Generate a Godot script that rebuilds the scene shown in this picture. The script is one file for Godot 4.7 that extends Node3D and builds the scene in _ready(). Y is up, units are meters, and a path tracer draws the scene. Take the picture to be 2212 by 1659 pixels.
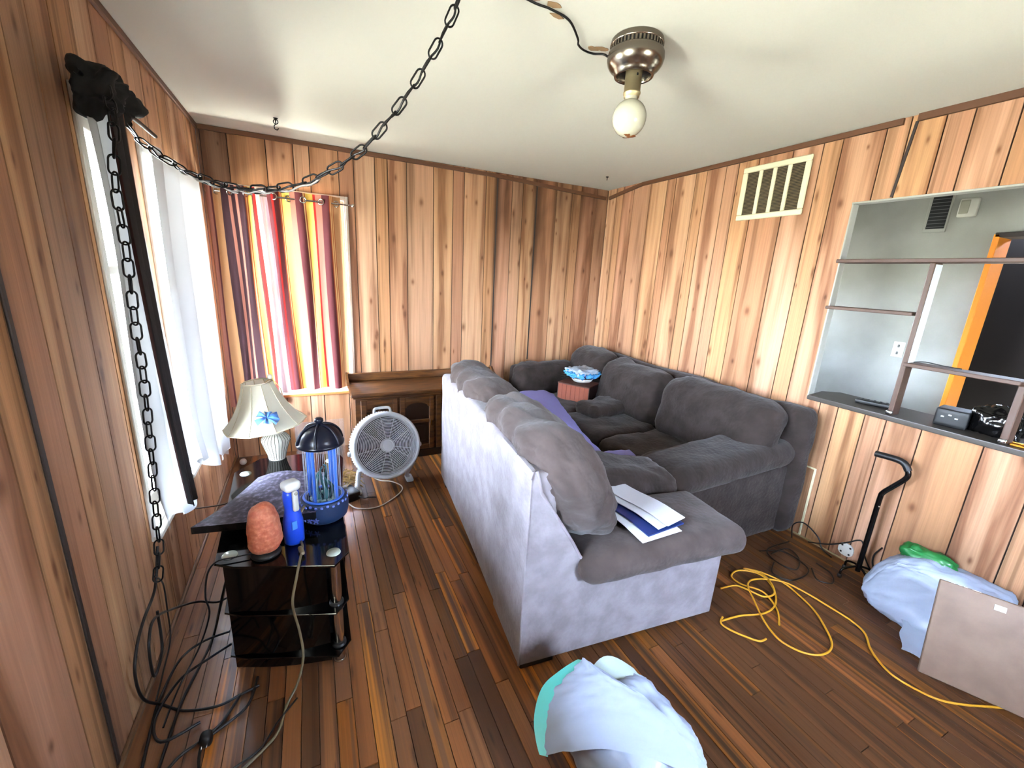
extends Node3D
# A panelled living room: x runs along the curtained back wall, z from that wall towards the viewer.
const W := 3.449
const H := 2.44
const ZF := 4.7
const WT := 0.14
var M := {}
var taken := {}
var rng := RandomNumberGenerator.new()
var wrinkle := FastNoiseLite.new()

func _ready() -> void:
	rng.seed = 1
	# camera
	var cam := Camera3D.new()
	cam.name = "camera"
	cam.fov = 84.803
	cam.near = 0.05
	cam.far = 200.0
	cam.position = Vector3(0.6363, 1.5614, 3.8025)
	cam.rotation = Vector3(-0.2536, -0.4495, 0.0523)
	add_child(cam)
	cam.current = true
	# sky: bright overcast daylight
	var sky_m := ProceduralSkyMaterial.new()
	sky_m.sky_top_color = Color(0.80, 0.88, 1.0)
	sky_m.sky_horizon_color = Color(0.90, 0.95, 1.0)
	sky_m.ground_horizon_color = Color(0.80, 0.84, 0.86)
	sky_m.ground_bottom_color = Color(0.66, 0.67, 0.64)
	sky_m.sun_angle_max = 1.0
	sky_m.sky_energy_multiplier = 12.0
	sky_m.ground_energy_multiplier = 12.0
	var sky := Sky.new()
	sky.sky_material = sky_m
	var env := Environment.new()
	env.background_mode = Environment.BG_SKY
	env.sky = sky
	env.tonemap_mode = Environment.TONE_MAPPER_LINEAR
	env.tonemap_exposure = 0.79
	env.sdfgi_enabled = true
	env.ssao_enabled = true
	env.ssil_enabled = true
	var we := WorldEnvironment.new()
	we.name = "world_environment"
	we.environment = env
	add_child(we)
	make_materials()
	M.suede = cloth(Color(0.26, 0.225, 0.215), Color(0.315, 0.275, 0.265), 0.3, 51)
	M.suede_lit = cloth(Color(0.50, 0.47, 0.485), Color(0.57, 0.54, 0.56), 0.35, 61)  # same suede, coloured paler for the faces that catch window light
	M.suede_shaded = cloth(Color(0.17, 0.145, 0.135), Color(0.225, 0.195, 0.185), 0.3, 71)  # same suede, darkened for the far sofa lying in shade
	M.cabinet = mat(Color.WHITE, 0.4)
	M.cabinet.albedo_texture = noise_tex(0.02, false, 31, 4, grad([[0.2, Color(0.27, 0.16, 0.08)], [0.8, Color(0.42, 0.27, 0.13)]]), 256)
	tri_tex(M.cabinet, 1.0)
	M.cabinet.uv1_scale = Vector3(0.8, 5.0, 5.0)
	M.cabinet_dark = mat(Color(0.16, 0.09, 0.05), 0.4)
	M.board_tan = mat(Color.WHITE, 0.5)
	M.board_tan.albedo_texture = noise_tex(0.01, false, 37, 5, grad([[0.2, Color(0.46, 0.37, 0.31)], [0.8, Color(0.55, 0.455, 0.385)]]), 512)
	tri_tex(M.board_tan, 1.2)
	build_room()
	build_side_room()
	build_curtains()
	build_loveseat()
	build_sectional()
	build_far_side()
	build_tv_stand()
	build_passthrough()
	build_near_side()
	build_ceiling_things()
	build_on_sofas()

# ---------------------------------------------------------------- naming and tagging
func add_named(o: Node, called: String, parent: Node) -> void:
	o.name = called
	parent.add_child(o, true)
	if o.name != called:
		var k := 1
		while parent.has_node("%s_%03d" % [called, k]):
			k += 1
		o.name = "%s_%03d" % [called, k]

func tag(o: Node, label: String, category: String, group := "", kind := "") -> Node:
	o.set_meta("label", label)
	o.set_meta("category", category)
	if group != "":
		o.set_meta("group", group)
	if kind != "":
		o.set_meta("kind", kind)
	return o

func thing(called: String, label: String, category: String, at := Vector3.ZERO, turn := 0.0, group := "") -> Node3D:
	var o := Node3D.new()
	add_named(o, called, self)
	o.position = at
	o.rotation.y = turn
	tag(o, label, category, group)
	return o

func obj(called: String, st, m: Material, parent: Node = self) -> MeshInstance3D:
	var o := MeshInstance3D.new()
	if st is SurfaceTool:
		st.generate_normals()
		o.mesh = st.commit()
	else:
		o.mesh = st
	o.material_override = m
	o.cast_shadow = GeometryInstance3D.SHADOW_CASTING_SETTING_ON
	add_named(o, called, parent)
	return o

func struct(called: String, st, m: Material) -> MeshInstance3D:
	var o := obj(called, st, m)
	o.set_meta("kind", "structure")
	return o

# ---------------------------------------------------------------- shapes
func S() -> SurfaceTool:
	var st := SurfaceTool.new()
	st.begin(Mesh.PRIMITIVE_TRIANGLES)
	return st

func face(st: SurfaceTool, p: Array, outward: Vector3, uv: Array = [], cols: Array = []) -> void:
	var n: Vector3 = (p[1] - p[0]).cross(p[2] - p[0])
	var flip := n.dot(outward) > 0.0
	st.set_smooth_group(-1)
	for k in range(1, p.size() - 1):
		var ids := [0, k + 1, k] if flip else [0, k, k + 1]
		for i in ids:
			if uv.size() > 0:
				st.set_uv(uv[i])
			if cols.size() > 0:
				st.set_color(cols[i])
			st.add_vertex(p[i])

# a box with chamfered edges
func cbox(st: SurfaceTool, c: Vector3, s: Vector3, b := 0.004, bs := Basis()) -> void:
	var h := s * 0.5
	b = min(b, min(h.x, min(h.y, h.z)) * 0.9)
	var P := func(sg: Vector3, a: int) -> Vector3:
		var q := h - Vector3.ONE * b
		q[a] = h[a]
		return c + bs * (q * sg)
	for a in 3:
		var u := (a + 1) % 3
		var v := (a + 2) % 3
		for s1 in [-1.0, 1.0]:
			var pts := []
			for k in [[-1, -1], [1, -1], [1, 1], [-1, 1]]:
				var sg := Vector3.ZERO
				sg[a] = s1; sg[u] = k[0]; sg[v] = k[1]
				pts.append(P.call(sg, a))
			var o := Vector3.ZERO
			o[a] = s1
			face(st, pts, bs * o)
	if b < 0.0005:
		return
	for a in 3:
		var u := (a + 1) % 3
		var v := (a + 2) % 3
		for su in [-1.0, 1.0]:
			for sv in [-1.0, 1.0]:
				var s0 := Vector3.ZERO
				s0[u] = su; s0[v] = sv; s0[a] = -1
				var s2 := s0
				s2[a] = 1
				var o := Vector3.ZERO
				o[u] = su; o[v] = sv
				face(st, [P.call(s0, u), P.call(s2, u), P.call(s2, v), P.call(s0, v)], bs * o)
	for sx in [-1.0, 1.0]:
		for sy in [-1.0, 1.0]:
			for sz in [-1.0, 1.0]:
				var sg := Vector3(sx, sy, sz)
				face(st, [P.call(sg, 0), P.call(sg, 1), P.call(sg, 2)], bs * sg)

# a softly rounded block; disp(pos, normal) may push its skin about
func rbox(st: SurfaceTool, c: Vector3, s: Vector3, r: float, n := 12, disp = null, bs := Basis()) -> void:
	var h := s * 0.5
	r = min(r, min(h.x, min(h.y, h.z)) * 0.999)
	var core := h - Vector3.ONE * r
	st.set_smooth_group(0)
	for a in 3:
		var u := (a + 1) % 3
		var v := (a + 2) % 3
		for sg in [-1.0, 1.0]:
			var g := []
			for i in n + 1:
				var row := PackedVector3Array()
				for j in n + 1:
					var p := Vector3.ZERO
					p[a] = sg * h[a]
					p[u] = sin((float(i) / n * 2.0 - 1.0) * PI * 0.5) * h[u]
					p[v] = sin((float(j) / n * 2.0 - 1.0) * PI * 0.5) * h[v]
					var q := p.clamp(-core, core)
					var d := (p - q).normalized()
					var w := q + d * r
					if disp != null:
						w = disp.call(w, d)
					row.append(c + bs * w)
				g.append(row)
			for i in n:
				for j in n:
					var A: Vector3 = g[i][j]
					var B: Vector3 = g[i + 1][j]
					var C: Vector3 = g[i + 1][j + 1]
					var D: Vector3 = g[i][j + 1]
					if sg > 0:
						tri3(st, A, C, B); tri3(st, A, D, C)
					else:
						tri3(st, A, B, C); tri3(st, A, C, D)

func tri3(st: SurfaceTool, a: Vector3, b: Vector3, c: Vector3) -> void:
	st.add_vertex(a); st.add_vertex(b); st.add_vertex(c)

# rows of points joined into a skin
func skin(st: SurfaceTool, g: Array, close_v := false, uvs = null, cols = null) -> void:
	st.set_smooth_group(0)
	var nu := g.size()
	var nv: int = g[0].size()
	for i in nu - 1:
		for j in (nv if close_v else nv - 1):
			var j2 := (j + 1) % nv
			for q in [[i, j], [i + 1, j], [i + 1, j2], [i, j], [i + 1, j2], [i, j2]]:
				if uvs != null:
					st.set_uv(Vector2(float(q[0]) / (nu - 1), float(q[1]) / (nv - 1)) * (uvs as Vector2))
				if cols != null:
					st.set_color(cols[q[0]][q[1]])
				st.add_vertex(g[q[0]][q[1]])

func spline(p: Array, per := 6, closed := false) -> PackedVector3Array:
	var out := PackedVector3Array()
	var n := p.size()
	for i in (n if closed else n - 1):
		var a: Vector3 = p[(i - 1 + n) % n] if (closed or i > 0) else p[0]
		var b: Vector3 = p[i]
		var c: Vector3 = p[(i + 1) % n]
		var d: Vector3 = p[(i + 2) % n] if (closed or i + 2 < n) else p[n - 1]
		for k in per:
			out.append(b.cubic_interpolate(c, a, d, float(k) / per))
	if not closed:
		out.append(p[n - 1])
	return out

func tube(st: SurfaceTool, p: PackedVector3Array, r, sides := 8, closed := false) -> void:
	var n := p.size()
	var g := []
	var up := Vector3.UP
	var t0: Vector3 = (p[1] - p[0]).normalized()
	if absf(t0.dot(up)) > 0.9:
		up = Vector3.RIGHT
	var nor := (up - t0 * up.dot(t0)).normalized()
	for i in n:
		var t: Vector3
		if closed:
			t = (p[(i + 1) % n] - p[(i - 1 + n) % n]).normalized()
		else:
			t = (p[min(i + 1, n - 1)] - p[max(i - 1, 0)]).normalized()
		nor = (nor - t * nor.dot(t)).normalized()
		var bi := t.cross(nor)
		var rr: float = r[i] if r is Array else r
		var row := PackedVector3Array()
		for k in sides:
			var a := TAU * k / sides
			row.append(p[i] + (nor * cos(a) + bi * sin(a)) * rr)
		g.append(row)
	if closed:
		g.append(g[0])
	skin(st, g, true)
	if not closed:
		for e in [0, n - 1]:
			var d: Vector3 = p[0] - p[1] if e == 0 else p[n - 1] - p[n - 2]
			var pts := []
			for q in g[e]:
				pts.append(q)
			face(st, pts, d)

func line3(p: Array) -> PackedVector3Array:
	var o := PackedVector3Array()
	for q in p:
		o.append(q)
	return o

# profile of (radius, height) turned about y; wave(angle, height) scales the radius
func lathe(st: SurfaceTool, prof: Array, segs := 32, xf := Transform3D(), wave = null) -> void:
	var g := []
	for q in prof:
		var row := PackedVector3Array()
		for k in segs:
			var a := TAU * k / segs
			var r: float = q.x
			if wave != null:
				r *= wave.call(a, q.y)
			row.append(xf * Vector3(cos(a) * r, q.y, sin(a) * r))
		g.append(row)
	skin(st, g, true)

func ring(st: SurfaceTool, R: float, r: float, xf := Transform3D(), segs := 40, sides := 6, arc := TAU) -> void:
	var p := PackedVector3Array()
	var full := arc > TAU - 0.01
	for k in (segs if full else segs + 1):
		var a := arc * k / segs
		p.append(xf * Vector3(cos(a) * R, sin(a) * R, 0))
	tube(st, p, r, sides, full)

# flat outline (x, z) given height: a slab between y0 and y1
func slab(st: SurfaceTool, poly: Array, y0: float, y1: float, b := 0.0) -> void:
	var c := Vector2.ZERO
	for q in poly:
		c += q
	c /= poly.size()
	var top := []
	var bot := []
	var n := poly.size()
	for q in poly:
		var i: Vector2 = q - (q - c).normalized() * b
		top.append(Vector3(i.x, y1, i.y))
		bot.append(Vector3(i.x, y0, i.y))
	face(st, top, Vector3.UP)
	face(st, bot, Vector3.DOWN)
	for k in n:
		var p: Vector2 = poly[k]
		var q: Vector2 = poly[(k + 1) % n]
		var o := Vector3((p + q).x * 0.5 - c.x, 0, (p + q).y * 0.5 - c.y)
		var k2 := (k + 1) % n
		if b > 0:
			var pa := Vector3(p.x, y1 - b, p.y)
			var qa := Vector3(q.x, y1 - b, q.y)
			var pb := Vector3(p.x, y0 + b, p.y)
			var qb := Vector3(q.x, y0 + b, q.y)
			face(st, [pa, qa, qb, pb], o)
			face(st, [top[k], top[k2], qa, pa], o + Vector3.UP * 0.2)
			face(st, [bot[k], bot[k2], qb, pb], o - Vector3.UP * 0.2)
		else:
			face(st, [top[k], top[k2], bot[k2], bot[k]], o)

# outline in two axes pushed along a third; fn(p: Vector2, t) -> Vector3
func prism(st: SurfaceTool, poly: Array, to3: Callable, t0: float, t1: float) -> void:
	var tri := Geometry2D.triangulate_polygon(PackedVector2Array(poly))
	var d: Vector3 = to3.call(poly[0], t1) - to3.call(poly[0], t0)
	for k in range(0, tri.size(), 3):
		for e in [[t1, d], [t0, -d]]:
			face(st, [to3.call(poly[tri[k]], e[0]), to3.call(poly[tri[k + 1]], e[0]), to3.call(poly[tri[k + 2]], e[0])], e[1])
	var n := poly.size()
	var cw := Geometry2D.is_polygon_clockwise(PackedVector2Array(poly))
	for k in n:
		var p: Vector2 = poly[k]
		var q: Vector2 = poly[(k + 1) % n]
		var nrm := (q - p).orthogonal()
		if cw:
			nrm = -nrm
		var m := (p + q) * 0.5
		var o: Vector3 = to3.call(m - nrm.normalized() * 0.001, t0) - to3.call(m, t0)
		face(st, [to3.call(p, t0), to3.call(q, t0), to3.call(q, t1), to3.call(p, t1)], -o)

# ---------------------------------------------------------------- materials
func mat(c: Color, rough := 0.8, metal := 0.0) -> StandardMaterial3D:
	var m := StandardMaterial3D.new()
	m.albedo_color = c
	m.roughness = rough
	m.metallic = metal
	m.cull_mode = BaseMaterial3D.CULL_DISABLED
	return m

func noise_tex(freq: float, as_normal: bool, seed_: int, octaves := 4, ramp = null, size := 256, strength := 4.0) -> NoiseTexture2D:
	var f := FastNoiseLite.new()
	f.seed = seed_
	f.frequency = freq
	f.fractal_octaves = octaves
	var t := NoiseTexture2D.new()
	t.width = size
	t.height = size
	t.seamless = true
	t.noise = f
	t.as_normal_map = as_normal
	t.bump_strength = strength
	if ramp != null:
		t.color_ramp = ramp
	return t

func grad(stops: Array) -> Gradient:
	var g := Gradient.new()
	var o := PackedFloat32Array()
	var c := PackedColorArray()
	for s in stops:
		o.append(s[0]); c.append(s[1])
	g.offsets = o
	g.colors = c
	return g

func tri_tex(m: StandardMaterial3D, scale: float) -> void:
	m.uv1_triplanar = true
	m.uv1_world_triplanar = true
	m.uv1_scale = Vector3.ONE * scale

func cloth(c1: Color, c2: Color, sheen: float, seed_: int) -> StandardMaterial3D:
	var m := mat(Color.WHITE, 0.95)
	m.albedo_texture = noise_tex(0.012, false, seed_, 5, grad([[0.25, c1], [0.75, c2]]), 512)
	m.normal_enabled = true
	m.normal_texture = noise_tex(0.12, true, seed_ + 1, 3, null, 256, 3.0)
	m.normal_scale = 0.22
	m.metallic_specular = 0.15
	if sheen > 0:
		m.rim_enabled = true
		m.rim = sheen
		m.rim_tint = 0.2
	tri_tex(m, 1.1)
	return m

func glass(c: Color, a: float) -> StandardMaterial3D:
	var m := mat(Color(c.r, c.g, c.b, a), 0.03)
	m.transparency = BaseMaterial3D.TRANSPARENCY_ALPHA
	return m

# strips of printed wood side by side: grain, streaks, knots
func wood_atlas(w: int, h: int, strips: int, tones: Array, dark: Color, streaks: float, seed_: int) -> ImageTexture:
	var n1 := FastNoiseLite.new()
	n1.seed = seed_
	n1.frequency = 1.0
	n1.fractal_octaves = 3
	var n2 := FastNoiseLite.new()
	n2.seed = seed_ + 7
	n2.frequency = 1.0
	n2.fractal_octaves = 2
	var r := RandomNumberGenerator.new()
	r.seed = seed_
	var data := PackedByteArray()
	data.resize(w * h * 3)
	var sw := w / strips
	for s in strips:
		var tone: Color = tones[s % tones.size()]
		var tone2: Color = tones[(s * 5 + 3) % tones.size()].lerp(dark, 0.25)
		var edge := r.randf_range(-1, 1)
		var knots := []
		for k in r.randi_range(2, 6):
			knots.append([r.randf_range(-0.8, 0.8), r.randf(), r.randf_range(0.05, 0.16)])
		var ph := r.randf() * 50.0
		var wav := r.randf_range(0.6, 1.6)
		for y in h:
			var v := float(y) / h
			for x in sw:
				var u := (x + 0.5) / sw * 2.0 - 1.0
				var kn := 0.0
				var bend := 0.0
				for k in knots:
					var dv: float = v - k[1]
					if absf(dv) < 0.09:
						var du: float = (u - k[0]) / k[2]
						var d2 := du * du + pow(dv / (k[2] * 0.085), 2.0)
						kn = maxf(kn, exp(-d2 * 0.9))
						bend += 0.55 * k[2] * exp(-d2 * 0.08) * signf(du) * minf(absf(du), 1.0)
				var uu := u - bend
				var a := n1.get_noise_3d(uu * 1.0 * wav, v * 1.3, ph)
				var fine := n2.get_noise_3d(uu * 9.0, v * 3.0, ph) * 0.6 + n2.get_noise_3d(uu * 24.0, v * 9.0, ph) * 0.4
				if s % 2 == 0:
					fine += 0.28 * sin((uu * uu * (1.4 + wav) + v * 7.0 + a * 2.0) * 9.0) * smoothstep(-0.1, 0.25, a)
				var b := smoothstep(0.02, 0.38, a) * streaks
				var c := tone.lerp(tone2, clampf(0.5 + a * 1.6, 0.0, 1.0))
				c = c.lerp(dark, clampf(b * 0.46 + maxf(0.0, u * edge - 0.62) * 1.1 + kn * 0.75, 0.0, 0.92))
				var f := 1.0 + fine * 0.11
				var i := (y * w + s * sw + x) * 3
				data[i] = clampi(int(c.r * f * 255.0), 0, 255)
				data[i + 1] = clampi(int(c.g * f * 255.0), 0, 255)
				data[i + 2] = clampi(int(c.b * f * 255.0), 0, 255)
	return ImageTexture.create_from_image(Image.create_from_data(w, h, false, Image.FORMAT_RGB8, data))

func make_materials() -> void:
	wrinkle.seed = 5
	wrinkle.frequency = 1.0
	wrinkle.fractal_octaves = 3
	var pt := [Color(0.83, 0.67, 0.52), Color(0.79, 0.62, 0.49), Color(0.84, 0.69, 0.555), Color(0.78, 0.60, 0.46), Color(0.82, 0.65, 0.53), Color(0.75, 0.58, 0.45)]
	var panel := wood_atlas(2048, 1024, 16, pt, Color(0.45, 0.30, 0.20), 0.8, 11)
	for k in 3:
		var m := mat([Color(0.93, 0.91, 0.90), Color(0.88, 0.83, 0.81), Color(0.91, 0.87, 0.81)][k], 0.55)
		m.albedo_texture = panel
		m.vertex_color_use_as_albedo = true
		m.metallic_specular = 0.35
		M["panel%d" % k] = m
	var ft := [Color(0.53, 0.36, 0.23), Color(0.62, 0.41, 0.24), Color(0.48, 0.325, 0.22), Color(0.57, 0.38, 0.24), Color(0.45, 0.31, 0.22), Color(0.78, 0.50, 0.21)]
	var fl := wood_atlas(1024, 512, 16, ft, Color(0.25, 0.155, 0.11), 0.55, 23)
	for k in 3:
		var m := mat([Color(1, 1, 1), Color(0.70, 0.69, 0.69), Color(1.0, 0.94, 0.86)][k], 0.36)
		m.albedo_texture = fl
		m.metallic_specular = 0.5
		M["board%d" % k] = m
	M.gap = mat(Color(0.13, 0.08, 0.06), 0.9)
	M.ceiling = mat(Color(0.86, 0.85, 0.80), 0.85)
	M.ceiling.normal_enabled = true
	M.ceiling.normal_texture = noise_tex(0.03, true, 3, 5, null, 512, 3.0)
	M.ceiling.normal_scale = 0.08
	tri_tex(M.ceiling, 0.8)
	M.plaster = mat(Color(0.68, 0.68, 0.65), 0.8)
	M.plaster.albedo_texture = noise_tex(0.006, false, 8, 4, grad([[0.2, Color(0.90, 0.90, 0.88)], [0.8, Color(1, 1, 1)]]), 512)
	tri_tex(M.plaster, 0.5)
	M.trim = mat(Color(0.36, 0.23, 0.14), 0.5)
	M.trim_dark = mat(Color(0.16, 0.12, 0.10), 0.6)
	M.white_paint = mat(Color(0.86, 0.85, 0.82), 0.5)
	M.sill = mat(Color(0.66, 0.43, 0.22), 0.45)
	M.cream_paint = mat(Color(0.86, 0.84, 0.70), 0.45)
	M.pane = glass(Color(0.95, 0.98, 1.0), 0.06)
	M.black = mat(Color(0.02, 0.02, 0.022), 0.5)
	M.gloss_black = mat(Color(0.012, 0.012, 0.014), 0.08)
	M.rubber = mat(Color(0.025, 0.025, 0.028), 0.45)
	M.chrome = mat(Color(0.88, 0.88, 0.87), 0.2, 1.0)
	M.nickel = mat(Color(0.68, 0.65, 0.60), 0.24, 1.0)
	M.iron = mat(Color(0.07, 0.065, 0.06), 0.5, 0.6)

# ---------------------------------------------------------------- the room
func cells(full: Rect2, holes: Array) -> Array:
	var xs := [full.position.x, full.end.x]
	var ys := [full.position.y, full.end.y]
	for h in holes:
		for v in [h.position.x, h.end.x]:
			if v > full.position.x + 0.0005 and v < full.end.x - 0.0005:
				xs.append(v)
		for v in [h.position.y, h.end.y]:
			if v > full.position.y + 0.0005 and v < full.end.y - 0.0005:
				ys.append(v)
	xs.sort()
	ys.sort()
	var out := []
	for i in xs.size() - 1:
		if xs[i + 1] - xs[i] < 0.0005:
			continue
		var open_ = null
		for j in ys.size() - 1:
			if ys[j + 1] - ys[j] < 0.0005:
				continue
			var m := Vector2((xs[i] + xs[i + 1]) * 0.5, (ys[j] + ys[j + 1]) * 0.5)
			var inside := false
			for h in holes:
				if h.has_point(m):
					inside = true
			if inside:
				open_ = null
			elif open_ != null:
				out[open_] = Rect2(xs[i], out[open_].position.y, xs[i + 1] - xs[i], ys[j + 1] - out[open_].position.y)
			else:
				open_ = out.size()
				out.append(Rect2(xs[i], ys[j], xs[i + 1] - xs[i], ys[j + 1] - ys[j]))
	return out

func pbox(st: SurfaceTool, P: Callable, a0: float, a1: float, y0: float, y1: float, d0: float, d1: float, b := 0.0) -> void:
	var p: Vector3 = P.call(a0, y0, d0)
	var q: Vector3 = P.call(a1, y1, d1)
	cbox(st, (p + q) * 0.5, (q - p).abs(), b)

func wall(called: String, P: Callable, a0: float, a1: float, y1: float, holes: Array, m: Material, d0 := 0.008, d1 := WT) -> MeshInstance3D:
	var st := S()
	for c in cells(Rect2(a0, 0, a1 - a0, y1), holes):
		pbox(st, P, c.position.x, c.end.x, c.position.y, c.end.y, d0, d1)
	return struct(called, st, m)

# soot and grime on the panelling, by wall, place along it and height
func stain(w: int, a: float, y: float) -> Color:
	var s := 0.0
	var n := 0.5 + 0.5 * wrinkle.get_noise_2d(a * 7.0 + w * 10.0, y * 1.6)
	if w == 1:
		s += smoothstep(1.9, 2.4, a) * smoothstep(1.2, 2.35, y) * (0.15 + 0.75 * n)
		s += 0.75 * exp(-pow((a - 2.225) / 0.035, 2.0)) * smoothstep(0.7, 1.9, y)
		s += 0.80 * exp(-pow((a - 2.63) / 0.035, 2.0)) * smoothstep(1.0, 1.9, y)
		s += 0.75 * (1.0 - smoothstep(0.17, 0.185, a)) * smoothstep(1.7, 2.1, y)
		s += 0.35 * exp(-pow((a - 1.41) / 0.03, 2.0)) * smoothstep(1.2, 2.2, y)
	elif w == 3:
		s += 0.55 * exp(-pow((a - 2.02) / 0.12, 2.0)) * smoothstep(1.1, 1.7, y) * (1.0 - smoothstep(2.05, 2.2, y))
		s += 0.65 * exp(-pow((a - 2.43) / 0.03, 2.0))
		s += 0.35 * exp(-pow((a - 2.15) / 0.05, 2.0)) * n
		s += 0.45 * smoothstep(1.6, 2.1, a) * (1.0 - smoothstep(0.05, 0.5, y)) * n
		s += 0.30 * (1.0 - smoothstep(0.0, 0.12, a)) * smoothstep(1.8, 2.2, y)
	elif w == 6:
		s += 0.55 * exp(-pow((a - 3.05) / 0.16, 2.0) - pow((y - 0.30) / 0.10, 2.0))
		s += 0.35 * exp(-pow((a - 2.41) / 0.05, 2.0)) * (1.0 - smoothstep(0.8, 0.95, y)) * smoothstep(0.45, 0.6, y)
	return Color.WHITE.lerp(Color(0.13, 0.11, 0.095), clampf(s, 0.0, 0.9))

func plank_wall(w: Node, P: Callable, cuts: Array, y0: float, y1: float, holes: Array, shift: int) -> void:
	for i in cuts.size() - 1:
		var a0: float = cuts[i]
		var a1: float = cuts[i + 1]
		var st := S()
		var strip := (i * 7 + shift) % 16
		var any := false
		for c in cells(Rect2(a0, y0, a1 - a0, y1 - y0), holes):
			any = true
			var b0: float = c.position.x
			var b1: float = c.end.x
			var l := 0.0030 if absf(b0 - a0) < 0.001 else 0.0
			var r := 0.0030 if absf(b1 - a1) < 0.001 else 0.0
			var uvf := func(a: float, y: float) -> Vector2:
				return Vector2((strip + 0.04 + 0.92 * clampf((a - a0) / (a1 - a0), 0, 1)) / 16.0, (H - y) / H)
			var mid: Vector3 = P.call(0.0, 0.0, -1.0) - P.call(0.0, 0.0, 0.0)
			var steps := maxi(1, int(ceil(c.size.y / 0.11)))
			for sy in steps:
				for sx in 3:
					var f := []
					var u := []
					var cc := []
					var ax := lerpf(b0 + l, b1 - r, sx / 3.0)
					var bx := lerpf(b0 + l, b1 - r, (sx + 1) / 3.0)
					var ya := lerpf(c.position.y, c.end.y, float(sy) / steps)
					var yb := lerpf(c.position.y, c.end.y, float(sy + 1) / steps)
					for q in [[ax, ya], [bx, ya], [bx, yb], [ax, yb]]:
						f.append(P.call(q[0], q[1], 0.0))
						u.append(uvf.call(q[0], q[1]))
						cc.append(stain(shift, q[0], q[1]))
					face(st, f, mid, u, cc)
			for e in [[b0, l, -1.0], [b1, -r, 1.0]]:
				var aa: float = e[0]
				var sh: float = e[1]
				var dd := 0.007 if absf(sh) > 0 else 0.008
				var g := [P.call(aa + sh, c.position.y, 0.0), P.call(aa + sh, c.end.y, 0.0), P.call(aa + sh * 0.62, c.end.y, dd), P.call(aa + sh * 0.62, c.position.y, dd)]
				var gu := [uvf.call(aa + sh, c.position.y), uvf.call(aa + sh, c.end.y), uvf.call(aa, c.end.y), uvf.call(aa, c.position.y)]
				var od: Vector3 = P.call(e[2], 0.0, 0.0) - P.call(0.0, 0.0, 0.0)
				face(st, g, od + mid, gu, [Color(0.6, 0.6, 0.6), Color(0.6, 0.6, 0.6), Color(0.35, 0.35, 0.35), Color(0.35, 0.35, 0.35)])
		if any:
			obj("plank", st, M["panel%d" % ((i * 5 + shift) % 3)], w)

func window(n: int, P: Callable, a0: float, a1: float, y0: float, y1: float, bars: Array, casing: float, mull: Array, m: Material) -> void:
	var o := Node3D.new()
	add_named(o, "window_%d" % n, self)
	o.set_meta("kind", "structure")
	var st := S()
	var j := 0.012
	pbox(st, P, a0, a0 + j, y0, y1, -0.004, WT)
	pbox(st, P, a1 - j, a1, y0, y1, -0.004, WT)
	pbox(st, P, a0, a1, y1 - j, y1, -0.004, WT)
	pbox(st, P, a0, a1, y0, y0 + j, -0.004, WT)
	obj("jamb", st, m, o)
	if casing > 0:
		st = S()
		pbox(st, P, a0 - casing, a0 + 0.004, y0, y1 + casing, -0.012, 0.0, 0.003)
		pbox(st, P, a1 - 0.004, a1 + casing, y0, y1 + casing, -0.012, 0.0, 0.003)
		pbox(st, P, a0 + 0.004, a1 - 0.004, y1 - 0.004, y1 + casing, -0.012, 0.0, 0.003)
		obj("casing", st, m, o)
	st = S()
	pbox(st, P, a0 - casing, a1 + casing, y0 - 0.02, y0 + 0.004, -0.03, 0.01, 0.004)
	obj("window_sill", st, M.sill if n == 3 else m, o)
	# sashes
	st = S()
	var d0 := 0.06
	var d1 := 0.095
	var f := 0.035
	pbox(st, P, a0 + j, a0 + j + f, y0 + j, y1 - j, d0, d1, 0.003)
	pbox(st, P, a1 - j - f, a1 - j, y0 + j, y1 - j, d0, d1, 0.003)
	pbox(st, P, a0 + j + f, a1 - j - f, y1 - j - f, y1 - j, d0, d1, 0.003)
	pbox(st, P, a0 + j + f, a1 - j - f, y0 + j, y0 + j + f * 1.4, d0, d1, 0.003)
	obj("sash", st, m, o)
	for b in bars:
		st = S()
		pbox(st, P, a0 + j + f, a1 - j - f, b - 0.016, b + 0.016, d0, d1, 0.003)
		obj("rail", st, m, o)
	for b in mull:
		st = S()
		pbox(st, P, b - 0.012, b + 0.012, y0 + j + f, y1 - j - f, d0 + 0.004, d1 - 0.004, 0.003)
		obj("muntin", st, m, o)
	var ys := [y0 + j + f]
	ys.append_array(bars)
	ys.append(y1 - j - f)
	ys.sort()
	for k in ys.size() - 1:
		st = S()
		pbox(st, P, a0 + j + f * 0.5, a1 - j - f * 0.5, ys[k] - 0.01, ys[k + 1] + 0.01, 0.078, 0.081)
		obj("pane", st, M.pane, o)

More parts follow.
